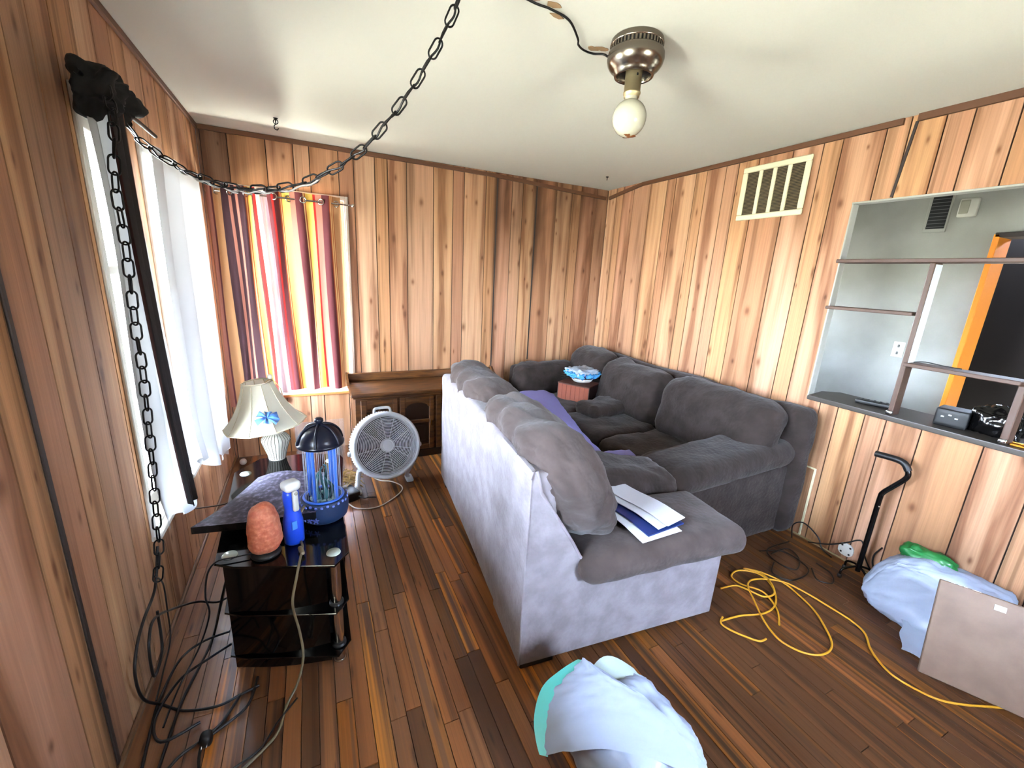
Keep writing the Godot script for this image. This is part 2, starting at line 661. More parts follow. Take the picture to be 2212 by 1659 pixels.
func build_room() -> void:
	var PL := func(a: float, y: float, d: float) -> Vector3: return Vector3(-d, y, a)
	var PB := func(a: float, y: float, d: float) -> Vector3: return Vector3(a, y, -d)
	var PR := func(a: float, y: float, d: float) -> Vector3: return Vector3(W + d, y, a)
	var PF := func(a: float, y: float, d: float) -> Vector3: return Vector3(a, y, ZF + d)
	var w1 := Rect2(1.47, 0.47, 0.38, 1.57)
	var w2 := Rect2(0.38, 0.47, 0.90, 1.53)
	var w3 := Rect2(0.13, 0.51, 0.80, 1.56)
	var added_w4 := Rect2(2.79, 0.95, 0.60, 1.07)  # unseen window added just past the view to light the sofa back
	var pas := Rect2(2.285, 0.905, 1.75, 1.15)
	var m_gap: Material = M.gap
	var wl := wall("wall_left", PL, -WT, ZF + WT, H, [w1, w2, added_w4], m_gap)
	var wb := wall("wall_back", PB, 0.0, W, H, [w3], m_gap)
	var wr := wall("wall_right", PR, -WT, ZF + WT, H, [pas], m_gap, 0.008, 0.05)
	var added_w6 := Rect2(1.95, 0.95, 0.50, 0.68)  # unseen window added to lift the left wall; a bulb highlight hints at it
	var wf := wall("wall_front", PF, 0.0, W, H, [added_w6], m_gap)
	plank_wall(wl, PL, [0.0, 0.15, 0.33, 0.528, 0.7, 0.877, 1.08, 1.28, 1.43, 1.589, 1.75, 1.908, 2.043, 2.178, 2.293, 2.42, 2.438, 2.535, 2.77, 2.95, 3.05, 3.25, 3.36, 3.5, 3.6, 3.75, 3.98, 4.16, 4.26, 4.46, 4.57, ZF], 0.0, H, [w1, w2, added_w4], 3)
	plank_wall(wb, PB, [0.0, 0.02, 0.174, 0.407, 0.583, 0.69, 0.891, 1.0, 1.158, 1.258, 1.41, 1.637, 1.809, 1.911, 2.115, 2.223, 2.372, 2.483, 2.627, 2.845, 3.022, 3.126, 3.316, W], 0.0, H, [w3], 1)
	plank_wall(wr, PR, [0.0, 0.143, 0.239, 0.396, 0.615, 0.815, 0.912, 1.118, 1.223, 1.393, 1.497, 1.65, 1.878, 2.058, 2.162, 2.37, 2.47, 2.609, 2.71, 2.862, 3.091, 3.268, 3.37, 3.57, 3.68, 3.83, 3.93, 4.08, 4.31, 4.49, 4.6, ZF], 0.0, H, [pas], 6)
	plank_wall(wf, PF, [0.0, 0.2, 0.42, 0.6, 0.8, 0.95, 1.15, 1.3, 1.5, 1.68, 1.85, 2.05, 2.2, 2.4, 2.6, 2.75, 2.95, 3.1, 3.3, W], 0.0, H, [added_w6], 9)
	var wp: Material = M.white_paint
	window(1, PL, w1.position.x, w1.end.x, w1.position.y, w1.end.y, [1.50, 0.985], 0.03, [], wp)
	window(2, PL, w2.position.x, w2.end.x, w2.position.y, w2.end.y, [1.25], 0.03, [], wp)
	window(3, PB, w3.position.x, w3.end.x, w3.position.y, w3.end.y, [1.85, 1.385, 1.03], 0.018, [0.53], wp)
	window(4, PL, added_w4.position.x, added_w4.end.x, added_w4.position.y, added_w4.end.y, [1.25], 0.03, [], wp)
	window(6, PF, added_w6.position.x, added_w6.end.x, added_w6.position.y, added_w6.end.y, [1.29], 0.03, [], wp)
	# ceiling over both rooms
	var st := S()
	cbox(st, Vector3(1.9, H + 0.07, ZF * 0.5), Vector3(8.6, 0.14, ZF + 2.6), 0.0)
	struct("ceiling", st, M.ceiling)
	# floor: dark bed with strip boards
	st = S()
	cbox(st, Vector3(1.9, -0.06, ZF * 0.5), Vector3(8.6, 0.096, ZF + 2.6), 0.0)
	var fl := struct("floor", st, m_gap)
	build_boards(fl)
	# ceiling trim, sagging off the wall near the corner
	st = S()
	cbox(st, Vector3(0.008, H - 0.017, ZF * 0.5), Vector3(0.016, 0.034, ZF), 0.004)
	struct("trim_1", st, M.trim)
	st = S()
	var back_trim := [Vector3(0.0, H - 0.017, 0.009), Vector3(0.8, H - 0.018, 0.009), Vector3(1.5, H - 0.022, 0.010), Vector3(2.2, H - 0.030, 0.012), Vector3(2.9, H - 0.060, 0.016), Vector3(3.40, H - 0.085, 0.03)]
	bar(st, back_trim, 0.030, 0.016, Vector3(0, 0, 1))
	struct("trim_2", st, M.trim)
	st = S()
	bar(st, [Vector3(W - 0.02, H - 0.082, 0.05), Vector3(W - 0.012, H - 0.045, 0.30), Vector3(W - 0.009, H - 0.018, 0.52), Vector3(W - 0.009, H - 0.018, 2.44)], 0.030, 0.016, Vector3(-1, 0, 0))
	struct("trim_3", st, M.trim)
	st = S()
	bar(st, [Vector3(W - 0.009, H - 0.016, 2.50), Vector3(W - 0.009, H - 0.016, ZF)], 0.034, 0.018, Vector3(-1, 0, 0))
	struct("trim_4", st, M.trim)
	st = S()
	bar(st, [Vector3(W - 0.003, H - 0.03, 2.495), Vector3(W - 0.003, 2.06, 2.466)], 0.012, 0.006, Vector3(-1, 0, 0))
	struct("trim_5", st, M.trim_dark)
	# dark joint strips on the papered walls
	st = S()
	cbox(st, Vector3(0.003, H * 0.5 - 0.02, 2.429), Vector3(0.006, H - 0.04, 0.018), 0.002)
	struct("trim_6", st, M.trim_dark)
	st = S()
	cbox(st, Vector3(2.223, 1.25, 0.002), Vector3(0.012, 2.3, 0.005), 0.001)
	struct("trim_7", st, M.trim_dark)
	st = S()
	cbox(st, Vector3(2.627, 1.55, 0.002), Vector3(0.014, 1.65, 0.005), 0.001)
	struct("trim_8", st, M.trim_dark)
	# access panel edging low on the right wall and a thin floor strip
	st = S()
	cbox(st, Vector3(W - 0.004, 0.235, 2.435), Vector3(0.008, 0.47, 0.012), 0.002)
	cbox(st, Vector3(W - 0.004, 0.474, 2.37), Vector3(0.008, 0.010, 0.14), 0.002)
	struct("trim_9", st, M.cream_paint)
	st = S()
	cbox(st, Vector3(W - 0.006, 0.005, 2.4), Vector3(0.012, 0.010, 3.4), 0.003)
	struct("baseboard_right", st, mat(Color(0.62, 0.54, 0.38), 0.6))
	st = S()
	cbox(st, Vector3(0.006, 0.012, ZF * 0.5), Vector3(0.012, 0.024, ZF), 0.004)
	struct("baseboard_left", st, mat(Color(0.40, 0.28, 0.18), 0.6))
	# casing along the pass-through and its counter
	st = S()
	cbox(st, Vector3(W + 0.024, 2.050, 3.16), Vector3(0.060, 0.010, 1.75), 0.002)
	cbox(st, Vector3(W + 0.026, 1.48, 2.289), Vector3(0.056, 1.15, 0.008), 0.002)
	struct("trim_10", st, M.plaster)

# rectangular bar through points; wide = height, thick along the wall's normal
func bar(st: SurfaceTool, p: Array, wide: float, thick: float, n: Vector3) -> void:
	for i in p.size() - 1:
		var a: Vector3 = p[i]
		var b: Vector3 = p[i + 1]
		var d := (b - a).normalized()
		var up := n.cross(d).normalized()
		var q := []
		for e in [a, b]:
			q.append([e + up * wide * 0.5 + n * thick * 0.5, e - up * wide * 0.5 + n * thick * 0.5, e - up * wide * 0.5 - n * thick * 0.5, e + up * wide * 0.5 - n * thick * 0.5])
		for k in 4:
			var k2 := (k + 1) % 4
			face(st, [q[0][k], q[0][k2], q[1][k2], q[1][k]], [n, -up, -n, up][k])
		face(st, q[0], -d)
		face(st, q[1], d)

func build_boards(fl: Node) -> void:
	var r := RandomNumberGenerator.new()
	r.seed = 41
	var near := []
	var bw := 0.0572
	for i in 61:
		var x0 := i * bw
		var z := -r.randf() * 0.9
		while z < ZF:
			var l := r.randf_range(0.35, 1.5)
			var z0 := maxf(z, 0.0)
			var z1 := minf(z + l, ZF)
			z += l
			if z1 - z0 < 0.03 or x0 > W - 0.01:
				continue
			var c := Vector3(x0 + bw * 0.5, 0, (z0 + z1) * 0.5)
			# seen in the photograph: not below the sofas nor behind the viewer
			var hid := (c.x > 1.5 and z1 < 2.5) or z0 > 3.35 or (c.x < 0.9 and z0 > 3.0)
			near.append([(100.0 if hid else 0.0) + c.distance_to(Vector3(0.8, 0, 2.9)), x0, minf(x0 + bw, W), z0, z1, r.randi() % 16, (1 if (x0 > 1.62 and r.randf() < 0.85) else r.randi() % 3), r.randf() * 0.6, r.randf_range(-0.0006, 0.0006)])  # right-hand boards mostly take the darker tint, standing in for shade
	near.sort_custom(func(a, b): return a[0] < b[0])
	var rest := S()
	for k in near.size():
		var q: Array = near[k]
		var st: SurfaceTool = S() if k < 290 else rest
		board(st, q)
		if k < 290:
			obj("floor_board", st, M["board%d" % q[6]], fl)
	var o := obj("floor_boards", rest, M.board0, fl)
	o.set_meta("kind", "stuff")

func board(st: SurfaceTool, q: Array) -> void:
	var x0: float = q[1] + 0.0004
	var x1: float = q[2] - 0.0004
	var z0: float = q[3] + 0.0005
	var z1: float = q[4] - 0.0005
	var y: float = q[8]
	var b := 0.0012
	var uv := func(x: float, z: float) -> Vector2:
		return Vector2((q[5] + 0.06 + 0.88 * (x - x0) / (x1 - x0)) / 16.0, q[7] + (z - z0) / 1.5 * 0.55)
	var t := [Vector3(x0 + b, y, z0 + b), Vector3(x1 - b, y, z0 + b), Vector3(x1 - b, y, z1 - b), Vector3(x0 + b, y, z1 - b)]
	var e := [Vector3(x0, y - 0.004, z0), Vector3(x1, y - 0.004, z0), Vector3(x1, y - 0.004, z1), Vector3(x0, y - 0.004, z1)]
	var f := func(p: Array, n: Vector3) -> void:
		var u := []
		for v in p:
			u.append(uv.call(v.x, v.z))
		face(st, p, n, u)
	f.call(t, Vector3.UP)
	for k in 4:
		var k2 := (k + 1) % 4
		f.call([t[k], t[k2], e[k2], e[k]], (e[k] + e[k2]) * 0.5 - (t[0] + t[2]) * 0.5 + Vector3.UP * 0.01)

func build_side_room() -> void:
	# kitchen beyond the pass-through
	var X2 := W + 1.4
	var PK := func(a: float, y: float, d: float) -> Vector3: return Vector3(X2 + d, y, a)
	var door := Rect2(2.475, 0.0, 0.95, 1.975)
	var slit := Rect2(2.165, 0.95, 0.045, 0.88)
	var wk := wall("wall_kitchen", PK, 0.4, ZF + WT, H, [door, slit], M.plaster, 0.0)
	wk.set_meta("kind", "structure")
	var st: SurfaceTool
	var PE := func(a: float, y: float, d: float) -> Vector3: return Vector3(a, y, 0.54 - d)
	var we := Rect2(W + 0.75, 0.95, 0.34, 0.8)  # unseen window, added to light the kitchen wall
	wall("wall_kitchen_back", PE, W + WT, X2, H, [we], M.plaster, 0.0)
	window(5, PE, we.position.x, we.end.x, we.position.y, we.end.y, [1.4], 0.03, [], M.white_paint)
	var PG := func(a: float, y: float, d: float) -> Vector3: return Vector3(a, y, ZF + d)
	wall("wall_kitchen_front", PG, W + WT, X2, H, [], M.plaster, 0.0)
	# dark room behind the doorway
	st = S()
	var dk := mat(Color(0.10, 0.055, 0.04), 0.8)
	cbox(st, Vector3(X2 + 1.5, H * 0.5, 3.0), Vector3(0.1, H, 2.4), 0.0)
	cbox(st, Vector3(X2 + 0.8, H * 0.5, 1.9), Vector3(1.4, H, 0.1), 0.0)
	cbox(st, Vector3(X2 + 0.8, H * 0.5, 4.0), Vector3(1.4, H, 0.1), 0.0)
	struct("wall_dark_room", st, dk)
	# door casing, bright orange
	var org := mat(Color(1.0, 0.60, 0.14), 0.5)
	st = S()
	cbox(st, Vector3(X2 + 0.03, 1.985 * 0.5, 2.484), Vector3(0.20, 1.985, 0.03), 0.003)
	struct("door_1", st, org)
	st = S()
	cbox(st, Vector3(X2 + 0.03, 1.98, 2.95), Vector3(0.20, 0.03, 0.95), 0.003)
	struct("trim_11", st, M.trim_dark)

# ---------------------------------------------------------------- curtains
func lin(r: float, g: float, b: float) -> Color:
	return Color(r, g, b).srgb_to_linear()

func drape(st: SurfaceTool, nu: int, nv: int, fn: Callable, stripes: Array = []) -> void:
	var g := []
	var cols := []
	var total := 0.0
	for s in stripes:
		total += s[0]
	for i in nu + 1:
		var u := float(i) / nu
		var row := PackedVector3Array()
		var cr := []
		var c := Color.WHITE
		var acc := 0.0
		for s in stripes:
			acc += s[0] / total
			if u <= acc + 0.0001:
				c = s[1]
				break
		for j in nv + 1:
			row.append(fn.call(u, float(j) / nv))
			cr.append(c)
		g.append(row)
		cols.append(cr)
	skin(st, g, false, null, cols if stripes.size() > 0 else null)

func build_curtains() -> void:
	var maroon := lin(0.36, 0.16, 0.17)
	var ink := lin(0.20, 0.11, 0.12)
	var rust := lin(0.68, 0.33, 0.18)
	var cream := lin(0.92, 0.76, 0.52)
	var yellow := lin(0.93, 0.78, 0.38)
	var rosy := lin(0.66, 0.43, 0.36)
	var tan := lin(0.76, 0.57, 0.40)
	var red := lin(0.66, 0.13, 0.10)
	var pale := lin(0.84, 0.74, 0.66)
	var left := [[10, rosy], [4, maroon], [22, tan], [20, ink], [6, rosy], [8, ink], [6, rosy], [18, ink], [3, rust], [3, cream], [2, rust], [12, yellow], [4, maroon], [8, red], [10, pale]]
	var right := [[8, maroon], [5, red], [12, maroon], [3, rust], [2, cream], [2, rust], [20, yellow], [14, rosy], [18, maroon], [3, cream], [2, rust], [16, yellow], [6, red], [16, rosy], [20, maroon], [2, rust], [3, cream], [2, rust], [2, cream], [2, rust], [18, tan]]
	var mc := mat(Color.WHITE, 0.9)
	mc.vertex_color_use_as_albedo = true
	mc.backlight_enabled = true
	mc.backlight = Color(0.09, 0.09, 0.09)
	var mh := mat(Color.WHITE, 0.9)
	mh.vertex_color_use_as_albedo = true
	mh.backlight_enabled = true
	mh.backlight = Color(0.16, 0.16, 0.16)
	var panels := [
		[left, 0.028, 0.352, 0.030, 0.392, 0.455, 6.5, 0.070, "maroon and gold striped curtain panel beside the room corner, behind the lamp shade"],
		[right, 0.392, 0.892, 0.452, 0.900, 0.560, 5.5, 0.058, "maroon and gold striped curtain panel on the side next to the bare panelling"]]
	for p in panels:
		var t := thing("striped_curtain", p[8], "curtain", Vector3(0, 0, 0), 0.0, "striped curtains at the back window")
		var fn := func(u: float, y: float) -> Vector3:
			var v := (2.045 - y) / 1.5
			var x: float = lerpf(lerpf(p[1], p[3], v), lerpf(p[2], p[4], v), u)
			var amp := 0.017 + 0.006 * sin(u * 9.0)
			var z: float = p[7] + amp * sin(u * TAU * p[6] * 0.5 + 0.6 + 0.25 * sin(v * 3.0)) + 0.006 * sin(u * 31.0 + v * 4.0)
			return Vector3(x + 0.005 * sin(v * 5.0 + u * 12.0), y, maxf(z, 0.018))
		var st := S()
		drape(st, 220, 24, func(u, v): return fn.call(u, lerpf(1.955, p[5] + 0.045 + 0.006 * sin(u * 14.0), v)), p[0])
		obj("drop", st, mc, t)
		st = S()
		drape(st, 220, 4, func(u, v): return fn.call(u, lerpf(2.072, 1.955, v)), p[0])
		obj("header", st, mh, t)
		st = S()
		drape(st, 220, 3, func(u, v): return fn.call(u, lerpf(p[5] + 0.045 + 0.006 * sin(u * 14.0), p[5] + 0.006 * sin(u * 14.0), v)), p[0])
		obj("hem", st, mh, t)
		if p[1] > 0.2:
			for gx in [0.434, 0.533, 0.631, 0.747, 0.862]:
				st = S()
				ring(st, 0.020, 0.005, Transform3D(Basis(Vector3.UP, 0.5 * sin(gx * 40.0)), fn.call((gx - p[1]) / (p[2] - p[1]), 2.022) + Vector3(0, 0, 0.004)), 24, 6)
				obj("grommet", st, M.chrome, t)
		else:
			for gx in [0.08, 0.17, 0.26]:
				st = S()
				ring(st, 0.020, 0.005, Transform3D(Basis(Vector3.UP, 0.9), fn.call((gx - p[1]) / (p[2] - p[1]), 2.022) + Vector3(0, 0, 0.004)), 24, 6)
				obj("grommet", st, M.chrome, t)
	var sheer := mat(Color(0.93, 0.94, 0.96), 0.95)
	sheer.backlight_enabled = true
	sheer.backlight = Color(0.20, 0.20, 0.20)
	# liner between the panels
	var st := S()
	drape(st, 40, 20, func(u, v): return Vector3(lerpf(0.30, lerpf(0.40, 0.47, v), u), lerpf(2.05, 0.53, v), 0.022 + 0.008 * sin(u * 20.0 + v)))
	var liner := mat(Color(0.90, 0.92, 0.95), 0.95)
	liner.backlight_enabled = true
	liner.backlight = Color(0.10, 0.10, 0.10)
	var o := obj("sheer_liner", st, liner)
	tag(o, "narrow white sheer liner showing between the two striped curtain panels", "curtain")
	var r := thing("curtain_rod", "thin metal curtain rod threaded through the striped curtains' grommets", "curtain rod", Vector3(0.53, 2.022, 0.058))
	st = S()
	tube(st, line3([Vector3(-0.5, 0, 0), Vector3(0.45, 0, 0)]), 0.007, 10)
	obj("rod", st, M.chrome, r)
	for e in [-0.5, 0.45]:
		st = S()
		rbox(st, Vector3(e, 0, 0), Vector3(0.022, 0.03, 0.03), 0.01, 4)
		obj("finial", st, M.chrome, r)
	# white sheer at the wide side window
	st = S()
	drape(st, 120, 30, func(u, v):
		var z0 := lerpf(1.45, 1.58, sin(v * 2.4)) if v < 0.9 else lerpf(1.555, 1.50, (v - 0.9) * 10.0)
		var z1 := 0.53 + 0.20 * pow(v, 3.0)
		var bot := 0.62 - 0.26 * pow(u, 0.8) + 0.03 * sin(u * 17.0)
		var y := lerpf(2.0, bot, v)
		var x: float = 0.085 + (0.022 + 0.02 * v) * sin(u * 24.0 + 0.7 * sin(v * 2.0)) * (0.6 + 0.4 * sin(u * 7.0)) + 0.02 * v
		return Vector3(x, y, lerpf(z0, z1, u)))
	o = obj("white_sheer_curtain", st, sheer)
	tag(o, "bright white sheer curtain with a scalloped hem at the wide side window", "curtain")
	# near narrow window: greyish liner and a dark panel
	var grey := mat(Color(0.62, 0.62, 0.60), 0.95)
	grey.backlight_enabled = true
	grey.backlight = Color(0.3, 0.3, 0.3)
	st = S()
	drape(st, 60, 30, func(u, v):
		var y := lerpf(2.03, 0.50 + 0.03 * sin(u * 6.0), v)
		var z0 := 1.965 - 0.03 * sin(v * 7.0)
		if v > 0.85:
			z0 -= (v - 0.85) * 0.35
		var z1 := lerpf(1.86, 1.66, v)
		var x: float = 0.058 + 0.045 * u + 0.012 * sin(u * 13.0 + v * 2.0)
		return Vector3(x, y, lerpf(z0, z1, u)))
	o = obj("grey_liner_curtain", st, grey)
	tag(o, "greyish white liner curtain hanging behind the chain at the narrow near window", "curtain")
	var dark := mat(Color.WHITE, 0.95)
	dark.vertex_color_use_as_albedo = true
	dark.backlight_enabled = true
	dark.backlight = Color(0.12, 0.12, 0.12)
	var t := thing("dark_curtain", "narrow dark striped curtain bunched at the top beside the hanging chain", "curtain")
	var dn := lin(0.16, 0.14, 0.15)
	st = S()
	drape(st, 60, 30, func(u, v):
		var y := lerpf(2.06, 0.53, v)
		var z0 := lerpf(1.945, 1.78, v * v)
		var z1 := lerpf(1.855, 1.665, v * v)
		return Vector3(0.112 + 0.016 * sin(u * 11.0 + v), y, lerpf(z0, z1, u)), [[14, dn], [6, lin(0.30, 0.17, 0.16)], [16, dn], [5, lin(0.44, 0.28, 0.20)], [12, lin(0.24, 0.13, 0.14)]])
	obj("drop", st, dark, t)
	st = S()
	var crumple := func(p: Vector3, d: Vector3) -> Vector3:
		return p + d * (0.045 * wrinkle.get_noise_3d(p.x * 14.0, p.y * 14.0, p.z * 9.0) + 0.012 * sin(p.z * 60.0 + p.y * 30.0))
	rbox(st, Vector3(0.10, 2.035, 1.895), Vector3(0.10, 0.10, 0.27), 0.04, 18, crumple)
	rbox(st, Vector3(0.09, 2.075, 1.84), Vector3(0.06, 0.07, 0.10), 0.025, 12, crumple)
	obj("bunched_top", st, mat(Color(0.035, 0.032, 0.032), 0.95), t)
	st = S()
	tube(st, line3([Vector3(0.085, 2.05, 1.36), Vector3(0.085, 2.05, 2.06)]), 0.008, 8)
	obj("rod", st, M.iron, t)

# ---------------------------------------------------------------- sofas
func fabric_disp(seed_: float, amp: float, puff := 0.0, stretch := Vector3(6, 6, 6)) -> Callable:
	return func(p: Vector3, d: Vector3) -> Vector3:
		var n := wrinkle.get_noise_3d(p.x * stretch.x + seed_, p.y * stretch.y, p.z * stretch.z)
		var f := wrinkle.get_noise_3d(p.x * stretch.x * 2.7 + seed_, p.y * stretch.y * 2.7, p.z * stretch.z * 2.7)
		return p + d * (n * amp + absf(f) * amp * 0.6 + puff)

func build_loveseat() -> void:
	var t := thing("loveseat", "small taupe suede sofa in the middle, back and arm end towards the viewer, toned as lit", "sofa", Vector3(1.301, 0, 2.619), deg_to_rad(-5.2))
	var su: Material = M.suede
	var sh: Material = M.suede_lit
	var prof := [Vector2(0, 0.042), Vector2(0, 0.865), Vector2(0.006, 0.893), Vector2(0.022, 0.893), Vector2(0.034, 0.860), Vector2(0.046, 0.804), Vector2(0.085, 0.745), Vector2(0.127, 0.679), Vector2(0.162, 0.625), Vector2(0.194, 0.573), Vector2(0.235, 0.50), Vector2(0.28, 0.455), Vector2(0.34, 0.44), Vector2(0.985, 0.42), Vector2(0.992, 0.40), Vector2(0.985, 0.042)]
	var st := S()
	prism(st, prof, func(p, z): return Vector3(p.x, p.y, z), -0.34, 0.0)
	obj("arm_panel", st, sh, t)
	st = S()
	var pp := PackedVector3Array()
	for k in range(1, 14):
		pp.append(Vector3(prof[k].x, prof[k].y, -0.002))
	tube(st, pp, 0.007, 6)
	tube(st, line3([Vector3(0.003, 0.04, -0.003), Vector3(0.003, 0.45, -0.003), Vector3(0.003, 0.868, -0.003)]), 0.006, 6)
	obj("piping", st, sh, t)
	st = S()
	rbox(st, Vector3(0.065, 0.464, -0.855), Vector3(0.13, 0.848, 1.70), 0.035, 16, func(p: Vector3, d: Vector3) -> Vector3:
		var q := p + d * 0.006 * wrinkle.get_noise_3d(p.x * 3.0, p.y * 3.0, p.z * 3.0)
		if p.y > 0.3:
			q.y -= 0.035 * clampf(-p.z / 0.85, 0.0, 1.0)
		return q)
	obj("back_panel", st, sh, t)
	st = S()
	rbox(st, Vector3(0.635, 0.468, -0.115), Vector3(0.82, 0.125, 0.42), 0.062, 22, func(p: Vector3, d: Vector3) -> Vector3:
		var q := p + d * 0.008 * wrinkle.get_noise_3d(p.x * 5.0, p.y * 5.0, p.z * 5.0)
		if p.y > 0:
			q.y += 0.022 * cos(p.x * 3.2) * cos(p.z * 5.0)
		if p.x < -0.2:
			q.y -= (p.x + 0.2) * -0.10
			q.z -= (p.x + 0.2) * -0.12 * signf(p.z)
		return q)
	obj("arm_pad", st, su, t)
	for k in 2:
		st = S()
		var zc := -0.385 if k == 0 else -1.215
		var len := 0.86 if k == 0 else 0.84
		var top := 0.80 if k == 0 else 0.785
		var sd := 3.0 + k * 9.0
		rbox(st, Vector3(0.225, top - 0.03, zc), Vector3(0.33, 0.44, len), 0.155, 34, func(p: Vector3, d: Vector3) -> Vector3:
			var fold := sin((p.z * 30.0 + p.y * 9.0 + 3.0 * wrinkle.get_noise_3d(p.x * 4.0 + sd, p.y * 4.0, p.z * 4.0)) * 1.0)
			var n := wrinkle.get_noise_3d(p.x * 5.0 + sd, p.y * 5.0, p.z * 9.0)
			var q := p + d * (0.016 * n + 0.014 * fold * smoothstep(-0.3, 0.05, n))
			q.x += -0.42 * q.y
			q.y -= 0.055 * smoothstep(len * 0.34, len * 0.5, absf(p.z)) * smoothstep(-0.20, 0.16, p.y)
			return q)
		obj("back_cushion", st, su, t)
		st = S()
		rbox(st, Vector3(0.64, 0.40, zc - 0.12 + k * 0.04), Vector3(0.58, 0.17, 0.66), 0.07, 14, fabric_disp(sd + 4.0, 0.012))
		obj("seat_cushion", st, su, t)
	st = S()
	rbox(st, Vector3(0.52, 0.18, -0.93), Vector3(0.78, 0.29, 1.24), 0.03, 8)
	obj("seat_base", st, su, t)
	st = S()
	rbox(st, Vector3(0.52, 0.27, -1.62), Vector3(0.76, 0.46, 0.20), 0.04, 8)
	rbox(st, Vector3(0.54, 0.53, -1.60), Vector3(0.76, 0.13, 0.28), 0.06, 12, fabric_disp(2.0, 0.012))
	obj("far_arm", st, su, t)
	for q in [Vector3(0.09, 0.017, -0.06), Vector3(0.90, 0.017, -0.08), Vector3(0.09, 0.017, -1.62), Vector3(0.90, 0.017, -1.62)]:
		st = S()
		cbox(st, q + Vector3(0, 0.004, 0), Vector3(0.15, 0.042, 0.09), 0.004)
		obj("foot", st, M.black, t)
	# lavender bed sheet over the seat
	st = S()
	drape(st, 30, 40, func(u, v):
		var z := lerpf(0.875, 2.12, v)
		var x1 := lerpf(2.45, 2.20, pow(v, 0.75))
		var y := lerpf(0.655, 0.560, smoothstep(0.0, 0.75, v))
		var x: float = lerpf(1.80, x1, u)
		y += 0.012 * wrinkle.get_noise_2d(x * 6.0, z * 6.0) - 0.05 * pow(u, 8.0)
		return Vector3(x, y, z))
	var lav := mat(Color(0.58, 0.58, 0.84), 0.85)
	var ts := thing("bed_sheet", "lavender bed sheet spread over the small sofa's seat behind its cushions", "sheet")
	obj("sheet_top", st, lav, ts)
	st = S()
	drape(st, 12, 10, func(u, v):
		var z := lerpf(1.88, 2.12, v)
		return Vector3(lerpf(2.02, 2.42 - v * 0.06, u), 0.515 + 0.02 * sin(u * 3.0) + 0.008 * wrinkle.get_noise_2d(u * 6.0, v * 6.0), z))
	obj("sheet_corner", st, lav, ts)
	# dark cushion fallen into the seat behind the arm pad
	var o: MeshInstance3D
	st = S()
	rbox(st, Vector3.ZERO, Vector3(0.55, 0.17, 0.34), 0.085, 18, fabric_disp(31.0, 0.02))
	o = obj("throw_cushion", st, M.suede_shaded)
	o.position = Vector3(2.08, 0.545, 2.20)
	o.rotation = Vector3(0.0, deg_to_rad(-8), deg_to_rad(-10))
	tag(o, "dark crumpled cushion lying in the seat behind the arm with the papers", "cushion")

